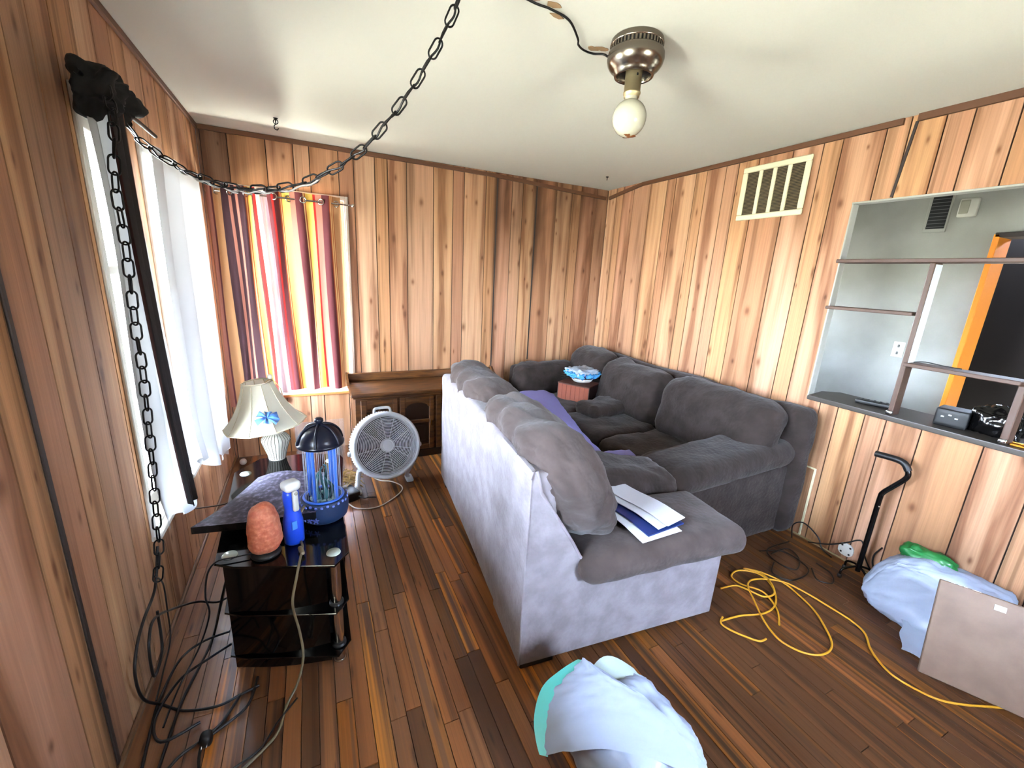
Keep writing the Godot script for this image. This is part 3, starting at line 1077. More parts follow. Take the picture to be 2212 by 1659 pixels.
func build_sectional() -> void:
	var t := thing("sectional_sofa", "large taupe suede sofa, toned as shaded, along the air grille wall, running into the corner", "sofa", Vector3(2.9, 0, 1.25))
	var su: Material = M.suede_shaded
	var B := func(called: String, c: Vector3, s: Vector3, r: float, n: int, disp) -> void:
		var st := S()
		rbox(st, c - Vector3(2.9, 0, 1.25), s, r, n, disp)
		obj(called, st, su, t)
	B.call("back_frame", Vector3(3.335, 0.445, 1.265), Vector3(0.17, 0.83, 2.32), 0.075, 22, func(p: Vector3, d: Vector3) -> Vector3:
		var q := p + d * (0.012 * wrinkle.get_noise_3d(p.x * 5.0, p.y * 5.0, p.z * 5.0))
		if p.y > 0.1:
			q.y += 0.012 * sin(p.z * 7.0)
		return q)
	B.call("back_frame", Vector3(2.86, 0.37, 0.105), Vector3(0.92, 0.66, 0.13), 0.05, 12, fabric_disp(7.0, 0.01))
	var folds := func(sd: float, amp: float, cz: float) -> Callable:
		return func(p: Vector3, d: Vector3) -> Vector3:
			var n := wrinkle.get_noise_3d(p.x * 4.0 + sd, p.y * 4.0, p.z * 4.0)
			var f := sin(p.y * 16.0 - absf(p.z - cz) * 14.0 + n * 3.0)
			var q := p + d * (amp * n + amp * 0.4 * f * smoothstep(0.0, 0.3, n))
			q.x += 0.22 * q.y
			return q
	B.call("back_cushion", Vector3(3.13, 0.655, 0.44), Vector3(0.30, 0.50, 0.60), 0.15, 24, folds.call(2.0, 0.022, 0.2))
	B.call("back_cushion", Vector3(3.12, 0.645, 1.07), Vector3(0.30, 0.45, 0.76), 0.14, 24, folds.call(12.0, 0.02, 0.0))
	B.call("back_cushion", Vector3(3.12, 0.665, 1.90), Vector3(0.30, 0.46, 0.90), 0.15, 26, folds.call(22.0, 0.02, -0.1))
	B.call("back_cushion", Vector3(2.70, 0.585, 0.24), Vector3(0.66, 0.32, 0.24), 0.11, 20, fabric_disp(42.0, 0.018))
	B.call("seat_base", Vector3(2.86, 0.165, 1.10), Vector3(0.86, 0.25, 1.98), 0.03, 10, null)
	B.call("seat_cushion", Vector3(2.76, 0.375, 0.66), Vector3(0.62, 0.19, 0.58), 0.08, 18, fabric_disp(52.0, 0.015))
	B.call("seat_cushion", Vector3(2.755, 0.375, 1.22), Vector3(0.61, 0.19, 0.58), 0.08, 18, fabric_disp(62.0, 0.015))
	B.call("seat_cushion", Vector3(2.755, 0.375, 1.79), Vector3(0.61, 0.19, 0.60), 0.08, 18, fabric_disp(72.0, 0.015))
	B.call("arm_panel", Vector3(2.835, 0.275, 2.24), Vector3(0.99, 0.47, 0.27), 0.035, 10, null)
	B.call("arm_pad", Vector3(2.80, 0.545, 2.22), Vector3(1.04, 0.17, 0.36), 0.084, 22, func(p: Vector3, d: Vector3) -> Vector3:
		var q := p + d * 0.010 * wrinkle.get_noise_3d(p.x * 5.0, p.y * 5.0, p.z * 5.0)
		q.y += 0.03 * clampf(p.x * 2.0, -1.0, 1.0) - (0.03 if p.x < -0.4 else 0.0) * (absf(p.x) - 0.4) * 8.0
		return q)
	for q in [Vector3(2.42, 0.02, 2.28), Vector3(3.28, 0.02, 2.28), Vector3(3.28, 0.02, 0.2), Vector3(2.42, 0.02, 0.2)]:
		var st := S()
		cbox(st, q - Vector3(2.9, 0, 1.25), Vector3(0.09, 0.04, 0.09), 0.004)
		obj("foot", st, M.black, t)
	var st := S()
	rbox(st, Vector3.ZERO, Vector3(0.46, 0.11, 0.26), 0.054, 16, fabric_disp(91.0, 0.018))
	var o := obj("seat_pillow", st, M.suede_shaded)
	o.position = Vector3(2.84, 0.515, 1.06)
	o.rotation.y = deg_to_rad(8)
	tag(o, "flat dark suede pillow on the big sofa's seat in front of the wooden box", "pillow")

# ---------------------------------------------------------------- things on the sofas
func build_on_sofas() -> void:
	var paper := mat(Color(0.88, 0.88, 0.90), 0.7)
	var blue := mat(Color(0.07, 0.17, 0.40), 0.4)
	var c := Vector3(1.905, 0.556, 2.52)
	var sheet := func(called: String, at: Vector3, size: Vector2, turn: float, m: Material, th: float, lab: String, cat: String) -> MeshInstance3D:
		var st := S()
		var nx := 8
		var rows_t := []
		for i in nx + 1:
			var u := float(i) / nx - 0.5
			var y := 0.006 * cos(u * 3.0) + 0.003 * sin(u * 9.0)
			rows_t.append([Vector3(-size.x * 0.5, y, u * size.y), Vector3(size.x * 0.5, y + 0.002, u * size.y)])
		for i in nx:
			var a: Array = rows_t[i]
			var b: Array = rows_t[i + 1]
			var dn := Vector3(0, -th, 0)
			face(st, [a[0], a[1], b[1], b[0]], Vector3.UP)
			face(st, [a[0] + dn, a[1] + dn, b[1] + dn, b[0] + dn], Vector3.DOWN)
			face(st, [a[0], b[0], b[0] + dn, a[0] + dn], Vector3.LEFT)
			face(st, [a[1], b[1], b[1] + dn, a[1] + dn], Vector3.RIGHT)
		for e in [[0, Vector3.FORWARD], [nx, Vector3.BACK]]:
			var a: Array = rows_t[e[0]]
			face(st, [a[0], a[1], a[1] + Vector3(0, -th, 0), a[0] + Vector3(0, -th, 0)], e[1])
		var o := obj(called, st, m)
		o.position = at
		o.rotation.y = turn
		tag(o, lab, cat)
		return o
	sheet.call("paper_sheet", c + Vector3(-0.03, 0.004, 0.0), Vector2(0.215, 0.40), deg_to_rad(1), paper, 0.002, "large white sheet lying lowest under the blue folder on the sofa arm", "paper")
	sheet.call("blue_folder", c + Vector3(0.005, 0.013, -0.01), Vector2(0.21, 0.37), deg_to_rad(4), blue, 0.006, "dark blue paper folder between white sheets on the sofa arm", "folder")
	sheet.call("envelope", c + Vector3(0.02, 0.024, -0.02), Vector2(0.15, 0.37), deg_to_rad(8), paper, 0.003, "white envelope directly on the blue folder, half covered by another envelope", "envelope")
	sheet.call("top_envelope", c + Vector3(0.045, 0.031, -0.02), Vector2(0.12, 0.38), deg_to_rad(10), paper, 0.003, "long white envelope on top of the pile on the sofa arm", "envelope")
	# wooden box with a wrapped gift on it
	var bt := thing("wooden_box", "small reddish slatted wooden box standing on the big sofa's seat in the corner", "box", Vector3(2.84, 0.468, 0.655), deg_to_rad(-60))
	var rw := mat(Color(0.55, 0.28, 0.19), 0.6)
	for k in 7:
		var st := S()
		cbox(st, Vector3(-0.135 + k * 0.045, 0.075, 0.10), Vector3(0.0435, 0.15, 0.010), 0.002)
		obj("slat", st, rw, bt)
	var st := S()
	cbox(st, Vector3(0.155, 0.075, -0.02), Vector3(0.01, 0.15, 0.25), 0.002)
	cbox(st, Vector3(-0.155, 0.075, -0.02), Vector3(0.01, 0.15, 0.25), 0.002)
	cbox(st, Vector3(0, 0.075, -0.14), Vector3(0.3, 0.15, 0.01), 0.002)
	cbox(st, Vector3(0, 0.006, -0.02), Vector3(0.3, 0.01, 0.23), 0.002)
	obj("side_panel", st, mat(Color(0.13, 0.06, 0.045), 0.5), bt)
	st = S()
	cbox(st, Vector3(0, 0.153, -0.02), Vector3(0.32, 0.012, 0.26), 0.003)
	obj("lid", st, mat(Color(0.30, 0.15, 0.10), 0.5), bt)
	var g := thing("wrapped_platter", "clear wrapped white dish with blue ribbons and pink bows on the wooden box", "gift", Vector3(2.90, 0.629, 0.62))
	st = S()
	lathe(st, [Vector2(0.0, 0.0), Vector2(0.08, 0.0), Vector2(0.095, 0.015), Vector2(0.105, 0.034), Vector2(0.098, 0.036), Vector2(0.085, 0.020), Vector2(0.0, 0.016)], 28)
	obj("dish", st, M.white_paint, g)
	var r := RandomNumberGenerator.new()
	r.seed = 9
	var wrapm := mat(Color(0.30, 0.62, 0.86), 0.2)
	var clear := glass(Color(0.92, 0.97, 1.0), 0.45)
	for k in 11:
		st = S()
		var a := TAU * k / 11.0
		var cc := Vector3(cos(a) * 0.118, 0.060 + r.randf() * 0.022, sin(a) * 0.118)
		rbox(st, cc, Vector3(0.095, 0.034, 0.070), 0.016, 8, func(p: Vector3, d: Vector3) -> Vector3: return p + d * 0.030 * wrinkle.get_noise_3d(p.x * 40.0 + k, p.y * 40.0, p.z * 40.0), Basis(Vector3.UP, -a + r.randf()))
		obj("ribbon", st, wrapm, g)
	for k in 4:
		st = S()
		var a := TAU * k / 4.0 + 0.5
		rbox(st, Vector3(cos(a) * 0.13, 0.075, sin(a) * 0.13), Vector3(0.03, 0.03, 0.03), 0.014, 5)
		obj("bow", st, mat(Color(0.62, 0.30, 0.66), 0.4), g)
	st = S()
	rbox(st, Vector3(0, 0.085, 0), Vector3(0.22, 0.05, 0.20), 0.024, 16, func(p: Vector3, d: Vector3) -> Vector3: return p + d * 0.055 * absf(wrinkle.get_noise_3d(p.x * 22.0, p.y * 22.0, p.z * 22.0)))
	obj("clear_wrap", st, clear, g)
	var leafm := mat(Color(0.12, 0.16, 0.12), 0.6)
	for k in 16:
		st = S()
		var a := r.randf() * TAU
		var b := Basis(Vector3.UP, a) * Basis(Vector3.FORWARD, 0.25 - r.randf() * 0.6)
		var p0 := Vector3(cos(a) * 0.09, 0.040, -sin(a) * 0.09)
		face(st, [p0, p0 + b * Vector3(0.05, 0, 0.018), p0 + b * Vector3(0.115, -0.004, 0), p0 + b * Vector3(0.05, 0, -0.018)], Vector3.UP)
		face(st, [p0, p0 + b * Vector3(0.05, -0.002, 0.018), p0 + b * Vector3(0.115, -0.006, 0), p0 + b * Vector3(0.05, -0.002, -0.018)], Vector3.DOWN)
		obj("leaf", st, leafm, g)

# ---------------------------------------------------------------- ceiling things
func link_mesh(l: float, w: float, r: float) -> ArrayMesh:
	var st := S()
	var p := PackedVector3Array()
	var hw := w * 0.5
	var hl := l * 0.5 - hw
	for k in 9:
		var a := -PI * 0.5 + PI * k / 8.0
		p.append(Vector3(sin(a) * hw, 0, hl + cos(a) * hw))
	for k in 9:
		var a := PI * 0.5 + PI * k / 8.0
		p.append(Vector3(sin(a) * hw, 0, -hl + cos(a) * hw))
	tube(st, p, r, 6, true)
	st.generate_normals()
	return st.commit()

func chain(t: Node3D, path: PackedVector3Array, pitch: float, lm: Mesh, roll: float) -> void:
	var acc := 0.0
	var i := 0
	var k := 0
	var at := path[0]
	var pts := [at]
	while i < path.size() - 1:
		var d := path[i + 1] - at
		if acc + d.length() >= pitch:
			at = at + d.normalized() * (pitch - acc)
			acc = 0.0
			pts.append(at)
		else:
			acc += d.length()
			i += 1
			at = path[i]
	for q in pts.size() - 1:
		var d: Vector3 = (pts[q + 1] - pts[q]).normalized()
		var x := d.cross(Vector3.UP)
		if x.length() < 0.2:
			x = d.cross(Vector3.BACK)
		x = x.normalized()
		var b := Basis(x, d.cross(x), d)
		b = b * Basis(Vector3.BACK, roll + (PI * 0.5 if k % 2 == 1 else 0.0) + 0.2 * sin(k * 1.7))
		var o := obj("link", lm, M.iron, t)
		o.transform = Transform3D(b, (pts[q] + pts[q + 1]) * 0.5)
		k += 1

func build_ceiling_things() -> void:
	var t := thing("ceiling_light", "brushed nickel ceiling fan housing without blades, holding one bare globe bulb", "ceiling light", Vector3(1.81, H, 2.30))
	var st := S()
	lathe(st, [Vector2(0.0, 0.0), Vector2(0.092, 0.0), Vector2(0.096, -0.004), Vector2(0.099, -0.018), Vector2(0.099, -0.022), Vector2(0.094, -0.024)], 48)
	obj("canopy", st, M.nickel, t)
	st = S()
	lathe(st, [Vector2(0.094, -0.024), Vector2(0.093, -0.040)], 48)
	obj("vent_band", st, M.black, t)
	for k in 44:
		st = S()
		var a := TAU * k / 44.0
		cbox(st, Vector3(cos(a) * 0.0955, -0.032, sin(a) * 0.0955), Vector3(0.004, 0.017, 0.007), 0.0, Basis(Vector3.UP, -a))
		obj("slot_rib", st, M.nickel, t)
	st = S()
	lathe(st, [Vector2(0.094, -0.039), Vector2(0.101, -0.041), Vector2(0.105, -0.050), Vector2(0.106, -0.066), Vector2(0.102, -0.082), Vector2(0.094, -0.094), Vector2(0.083, -0.104), Vector2(0.076, -0.112), Vector2(0.073, -0.122), Vector2(0.067, -0.124), Vector2(0.064, -0.118), Vector2(0.062, -0.100)], 48)
	obj("housing", st, M.nickel, t)
	st = S()
	lathe(st, [Vector2(0.0, -0.100), Vector2(0.062, -0.100)], 32)
	obj("inner_plate", st, M.black, t)
	st = S()
	lathe(st, [Vector2(0.031, -0.100), Vector2(0.031, -0.172), Vector2(0.033, -0.174), Vector2(0.033, -0.180), Vector2(0.030, -0.182), Vector2(0.030, -0.190), Vector2(0.0, -0.190)], 32)
	var sock := mat(Color(0.80, 0.74, 0.58), 0.42, 0.9)
	obj("socket", st, sock, t)
	st = S()
	rbox(st, Vector3(-0.006, -0.122, 0.0305), Vector3(0.007, 0.009, 0.003), 0.0012, 4)
	obj("socket_screw", st, M.black, t)
	st = S()
	var pr := []
	pr.append(Vector2(0.026, -0.186))
	for k in range(3, 25):
		var a := PI * k / 24.0
		var r := 0.0655 * sin(a)
		pr.append(Vector2(maxf(r, 0.0) if k < 24 else 0.0, -0.262 + 0.0655 * cos(a) * 1.02))
	lathe(st, pr, 40)
	var bulb := mat(Color(0.76, 0.75, 0.67), 0.12)
	bulb.clearcoat_enabled = true
	bulb.clearcoat = 1.0
	bulb.clearcoat_roughness = 0.04
	obj("globe_bulb", st, bulb, t)
	st = S()
	lathe(st, [Vector2(0.0, -0.3295), Vector2(0.014, -0.3279), Vector2(0.024, -0.3240)], 24, Transform3D(Basis(), Vector3(0.004, 0.0002, 0.002)), func(a, y): return 1.0 + 0.25 * sin(a * 3.0) + 0.15 * sin(a * 7.0))
	obj("rust_stain", st, mat(Color(0.50, 0.30, 0.14), 0.5), t)
	# wire across the ceiling
	t = thing("ceiling_wire", "thin black wire stapled across the ceiling to the light, with brown flaked paint", "wire", Vector3(1.6, H, 2.2))
	st = S()
	var wp := spline([Vector3(1.20, -0.004, 2.34), Vector3(1.358, -0.005, 2.309), Vector3(1.429, -0.006, 2.308), Vector3(1.517, -0.006, 2.285), Vector3(1.60, -0.012, 2.215), Vector3(1.628, -0.010, 2.176), Vector3(1.67, -0.008, 2.150), Vector3(1.715, -0.010, 2.150), Vector3(1.745, -0.014, 2.175), Vector3(1.752, -0.03, 2.20)], 8)
	for k in wp.size():
		wp[k] -= Vector3(1.6, 0, 2.2)
	tube(st, wp, 0.004, 6)
	obj("wire", st, M.black, t)
	var fm := mat(Color(0.62, 0.50, 0.36), 0.9)
	var fr := RandomNumberGenerator.new()
	fr.seed = 77
	for q in [Vector3(1.36, 0, 2.33), Vector3(1.43, 0, 2.325), Vector3(1.47, 0, 2.275), Vector3(1.70, 0, 2.165), Vector3(1.735, 0, 2.185)]:
		st = S()
		var poly := []
		for k in 9:
			var a := TAU * k / 9.0
			poly.append(Vector2(q.x - 1.6 + cos(a) * fr.randf_range(0.015, 0.036), q.z - 2.2 + sin(a) * fr.randf_range(0.008, 0.018)))
		slab(st, poly, -0.0022, -0.0002)
		obj("paint_flake", st, fm, t)
	# swag chain
	var lm := link_mesh(0.056, 0.026, 0.0028)
	t = thing("swag_chain", "dark iron chain swagging down from the ceiling across to the dark curtain", "chain")
	var path := spline([Vector3(0.101, 2.02, 1.812), Vector3(0.135, 1.953, 1.833), Vector3(0.186, 1.905, 1.864), Vector3(0.259, 1.857, 1.908), Vector3(0.334, 1.822, 1.954), Vector3(0.418, 1.799, 2.005), Vector3(0.503, 1.795, 2.057), Vector3(0.616, 1.812, 2.125), Vector3(0.729, 1.864, 2.194), Vector3(0.811, 1.921, 2.244), Vector3(0.858, 1.971, 2.273), Vector3(0.930, 2.060, 2.316), Vector3(0.990, 2.152, 2.353), Vector3(1.046, 2.252, 2.387), Vector3(1.081, 2.337, 2.408), Vector3(1.105, 2.425, 2.420)], 8)
	chain(t, path, 0.0475, lm, 0.5)
	st = S()
	var cord := PackedVector3Array()
	for k in path.size():
		cord.append(path[k] + Vector3(0.004 * sin(k * 0.9), 0.004 * cos(k * 0.9) - 0.002, 0.004 * cos(k * 0.7)))
	tube(st, cord, 0.0032, 6)
	obj("lamp_cord", st, M.rubber, t)
	st = S()
	tube(st, spline([Vector3(1.105, 2.44, 2.42), Vector3(1.105, 2.425, 2.42), Vector3(1.117, 2.408, 2.42), Vector3(1.105, 2.396, 2.42), Vector3(1.093, 2.404, 2.42)], 5), 0.003, 6)
	obj("hook", st, M.iron, t)
	# dusty web that clings below the low part
	st = S()
	var dust := PackedVector3Array()
	for k in range(24, 62):
		dust.append(path[k] + Vector3(0, -0.010 - 0.004 * sin(k * 1.3), 0))
	tube(st, dust, 0.0035, 5)
	obj("dust", st, mat(Color(0.55, 0.52, 0.50, 1), 0.95), t)
	t = thing("hanging_chain", "dark iron chain hanging straight down in front of the grey liner curtain", "chain")
	path = spline([Vector3(0.135, 2.03, 2.02), Vector3(0.16, 1.922, 2.10), Vector3(0.155, 1.748, 2.15), Vector3(0.150, 1.601, 2.131), Vector3(0.140, 1.327, 2.133), Vector3(0.135, 1.204, 2.118), Vector3(0.120, 0.951, 2.113), Vector3(0.105, 0.683, 2.127), Vector3(0.100, 0.559, 2.140), Vector3(0.085, 0.43, 2.17)], 8)
	chain(t, path, 0.0475, lm, 0.9)
	# hooks in the ceiling
	for q in [[Vector3(0.505, H, 0.451), "black screw hook with an eye in the ceiling above the striped curtains"], [Vector3(3.071, H, 0.469), "short black screw hook in the ceiling near the far panelled corner"]]:
		var hk := thing("ceiling_hook", q[1], "hook", q[0])
		st = S()
		lathe(st, [Vector2(0.0, 0.0), Vector2(0.014, 0.0), Vector2(0.012, -0.004), Vector2(0.004, -0.006), Vector2(0.003, -0.03), Vector2(0.0, -0.03)], 12)
		obj("screw_base", st, M.iron, hk)
		if q[0].x < 1.0:
			st = S()
			ring(st, 0.013, 0.0028, Transform3D(Basis(), Vector3(0, -0.022, 0.004)), 16, 6)
			tube(st, spline([Vector3(0, -0.034, 0), Vector3(-0.010, -0.045, 0), Vector3(-0.008, -0.062, 0), Vector3(0.006, -0.066, 0), Vector3(0.013, -0.055, 0)], 5), 0.0028, 6)
			obj("hook", st, M.iron, hk)
	# air grille high on the right wall
	t = thing("air_grille", "large cream metal return air grille high on the right panelled wall", "vent", Vector3(W, 2.19, 1.782))
	var gm: Material = M.cream_paint
	st = S()
	cbox(st, Vector3(-0.008, 0.155, 0), Vector3(0.016, 0.035, 0.462), 0.005)
	cbox(st, Vector3(-0.008, -0.155, 0), Vector3(0.016, 0.035, 0.462), 0.005)
	cbox(st, Vector3(-0.008, 0, 0.213), Vector3(0.016, 0.276, 0.036), 0.005)
	cbox(st, Vector3(-0.008, 0, -0.213), Vector3(0.016, 0.276, 0.036), 0.005)
	obj("frame", st, gm, t)
	for k in 3:
		st = S()
		cbox(st, Vector3(-0.006, 0, -0.098 + k * 0.098), Vector3(0.012, 0.276, 0.026), 0.003)
		obj("mullion", st, gm, t)
	st = S()
	cbox(st, Vector3(-0.0015, 0, 0), Vector3(0.003, 0.29, 0.40), 0.0)
	obj("backing", st, mat(Color(0.10, 0.085, 0.06), 0.9), t)
	var slm := mat(Color(0.46, 0.40, 0.29), 0.7)
	for k in 31:
		st = S()
		cbox(st, Vector3(-0.005, -0.135 + k * 0.009, 0), Vector3(0.0016, 0.0055, 0.392), 0.0, Basis(Vector3.BACK, -0.7))
		obj("slat", st, slm, t)

# ---------------------------------------------------------------- the divider shelves
func build_passthrough() -> void:
	var wm := mat(Color(0.30, 0.21, 0.16), 0.5)
	var gm := mat(Color(0.25, 0.225, 0.20), 0.35)
	var st := S()
	slab(st, [Vector2(W - 0.045, 2.31), Vector2(W + 0.16, 2.275), Vector2(W + 0.26, 2.33), Vector2(W + 0.26, 4.04), Vector2(W - 0.045, 4.04)], 0.905, 0.932, 0.004)
	var o := obj("counter", st, gm)
	tag(o, "dark grey counter ledge along the bottom of the wall opening", "counter")
	var sh := func(c: Vector3, s: Vector3, lab: String) -> void:
		var q := S()
		cbox(q, c, s, 0.003)
		var e := obj("divider_shelf", q, wm)
		tag(e, lab, "shelf", "shelves across the wall opening")
	sh.call(Vector3(W + 0.025, 1.735, 3.16), Vector3(0.11, 0.020, 1.75), "long dark wooden shelf crossing the whole wall opening, highest of the three")
	sh.call(Vector3(W + 0.025, 1.470, 2.492), Vector3(0.11, 0.018, 0.415), "short dark wooden shelf at the far end of the wall opening, below the long one")
	sh.call(Vector3(W + 0.025, 1.213, 2.93), Vector3(0.11, 0.020, 0.42), "lowest dark wooden shelf between the two upright posts of the opening")
	var po := func(c: Vector3, s: Vector3, lab: String) -> void:
		var t := thing("divider_post", lab, "post", c, 0.0, "posts of the wall opening")
		var q := S()
		cbox(q, Vector3.ZERO, s, 0.003)
		obj("post", q, wm, t)
		q = S()
		rbox(q, Vector3(-0.043, -s.y * 0.5 + 0.014, 0.0), Vector3(0.016, 0.026, 0.03), 0.007, 5)
		obj("bracket", q, M.chrome, t)
		if s.y > 0.5:
			q = S()
			cbox(q, Vector3(0.002, 0.138, 0.0125), Vector3(0.062, 0.50, 0.004), 0.001)
			obj("white_edge_strip", q, mat(Color(0.86, 0.92, 0.98), 0.3), t)
	po.call(Vector3(W + 0.015, 1.3285, 2.722), Vector3(0.075, 0.793, 0.022), "taller upright wooden post standing on the counter, up to the long shelf")
	po.call(Vector3(W + 0.015, 1.0675, 3.146), Vector3(0.075, 0.271, 0.026), "short upright post at the right end of the lowest shelf")
	# wire lying on the lowest shelf
	st = S()
	tube(st, spline([Vector3(W + 0.03, 1.226, 2.74), Vector3(W + 0.02, 1.236, 2.79), Vector3(W + 0.03, 1.23, 2.86), Vector3(W + 0.05, 1.227, 2.92)], 5), 0.0025, 6)
	tag(obj("shelf_wire", st, M.black), "thin black wire lying on the lowest divider shelf", "wire")
	# things on the counter
	var t := thing("tv_remote", "thin black remote control lying on the counter below the short shelf", "remote", Vector3(W + 0.12, 0.932, 2.60), 0.3)
	st = S()
	rbox(st, Vector3(0, 0.013, 0), Vector3(0.05, 0.026, 0.20), 0.008, 6)
	obj("body", st, M.black, t)
	st = S()
	for k in 5:
		for m in 2:
			rbox(st, Vector3(-0.01 + m * 0.02, 0.027, -0.07 + k * 0.028), Vector3(0.01, 0.004, 0.012), 0.0018, 3)
	obj("button_pad", st, M.rubber, t)
	t = thing("black_box", "small black electronic box on the counter in front of the dark doorway", "box", Vector3(W + 0.10, 0.932, 2.93), 0.15)
	st = S()
	rbox(st, Vector3(0, 0.045, 0), Vector3(0.12, 0.09, 0.12), 0.008, 6)
	obj("body", st, M.black, t)
	st = S()
	for k in 3:
		rbox(st, Vector3(-0.061, 0.05 + (k % 2) * 0.012, -0.03 + k * 0.025), Vector3(0.003, 0.007, 0.012), 0.001, 3)
	obj("label_marks", st, mat(Color(0.6, 0.6, 0.6), 0.5), t)
	t = thing("clutter_bag", "crumpled black plastic bag lying on the counter by the short post", "bag", Vector3(W + 0.16, 0.932, 3.07))
	st = S()
	rbox(st, Vector3(0, 0.055, 0), Vector3(0.17, 0.13, 0.17), 0.06, 16, func(p: Vector3, d: Vector3) -> Vector3:
		var q := p + d * 0.05 * absf(wrinkle.get_noise_3d(p.x * 13.0, p.y * 13.0, p.z * 13.0))
		q.y = maxf(q.y, -0.055)
		return q)
	obj("body", st, mat(Color(0.03, 0.028, 0.03), 0.15), t)
	t = thing("brass_latch", "small brass latch lying on the counter at the foot of the short post", "latch", Vector3(W + 0.0, 0.932, 3.19))
	st = S()
	cbox(st, Vector3(0, 0.008, 0), Vector3(0.02, 0.014, 0.05), 0.003)
	obj("plate", st, mat(Color(0.75, 0.52, 0.18), 0.3, 1.0), t)
	st = S()
	tube(st, line3([Vector3(0, 0.018, -0.02), Vector3(0, 0.018, 0.02)]), 0.004, 8)
	obj("bolt", st, mat(Color(0.80, 0.60, 0.28), 0.25, 1.0), t)
	# on the kitchen wall
	var X2 := W + 1.4
	t = thing("wall_vent", "small dark wall vent seen through the opening, left of the pale box", "vent", Vector3(X2, 2.155, 2.123))
	st = S()
	cbox(st, Vector3(-0.006, 0, 0), Vector3(0.012, 0.265, 0.135), 0.003)
	obj("frame", st, M.plaster, t)
	st = S()
	cbox(st, Vector3(-0.013, 0.005, 0.004), Vector3(0.004, 0.225, 0.105), 0.0)
	obj("opening", st, M.black, t)
	for k in 9:
		st = S()
		cbox(st, Vector3(-0.017, -0.095 + k * 0.024, 0.004), Vector3(0.006, 0.004, 0.105), 0.0)
		obj("slat", st, mat(Color(0.32, 0.32, 0.32), 0.6), t)
	t = thing("chime_box", "small pale box on the far wall beside the dark vent", "box", Vector3(X2, 2.175, 2.285))
	st = S()
	rbox(st, Vector3(-0.02, 0, 0), Vector3(0.04, 0.125, 0.10), 0.012, 6)
	obj("cover", st, mat(Color(0.76, 0.75, 0.70), 0.6), t)
	st = S()
	rbox(st, Vector3(-0.042, 0.005, -0.015), Vector3(0.006, 0.09, 0.05), 0.003, 4)
	obj("front_plate", st, mat(Color(0.58, 0.57, 0.50), 0.6), t)
	t = thing("light_switch", "white double light switch on the far wall below the short shelf", "switch", Vector3(X2, 1.143, 2.112))
	st = S()
	cbox(st, Vector3(-0.003, 0, 0), Vector3(0.006, 0.12, 0.075), 0.002)
	obj("plate", st, M.white_paint, t)
	for k in [-1, 1]:
		st = S()
		cbox(st, Vector3(-0.009, k * 0.028, 0), Vector3(0.01, 0.022, 0.012), 0.002)
		obj("toggle", st, mat(Color(0.45, 0.45, 0.43), 0.5), t)

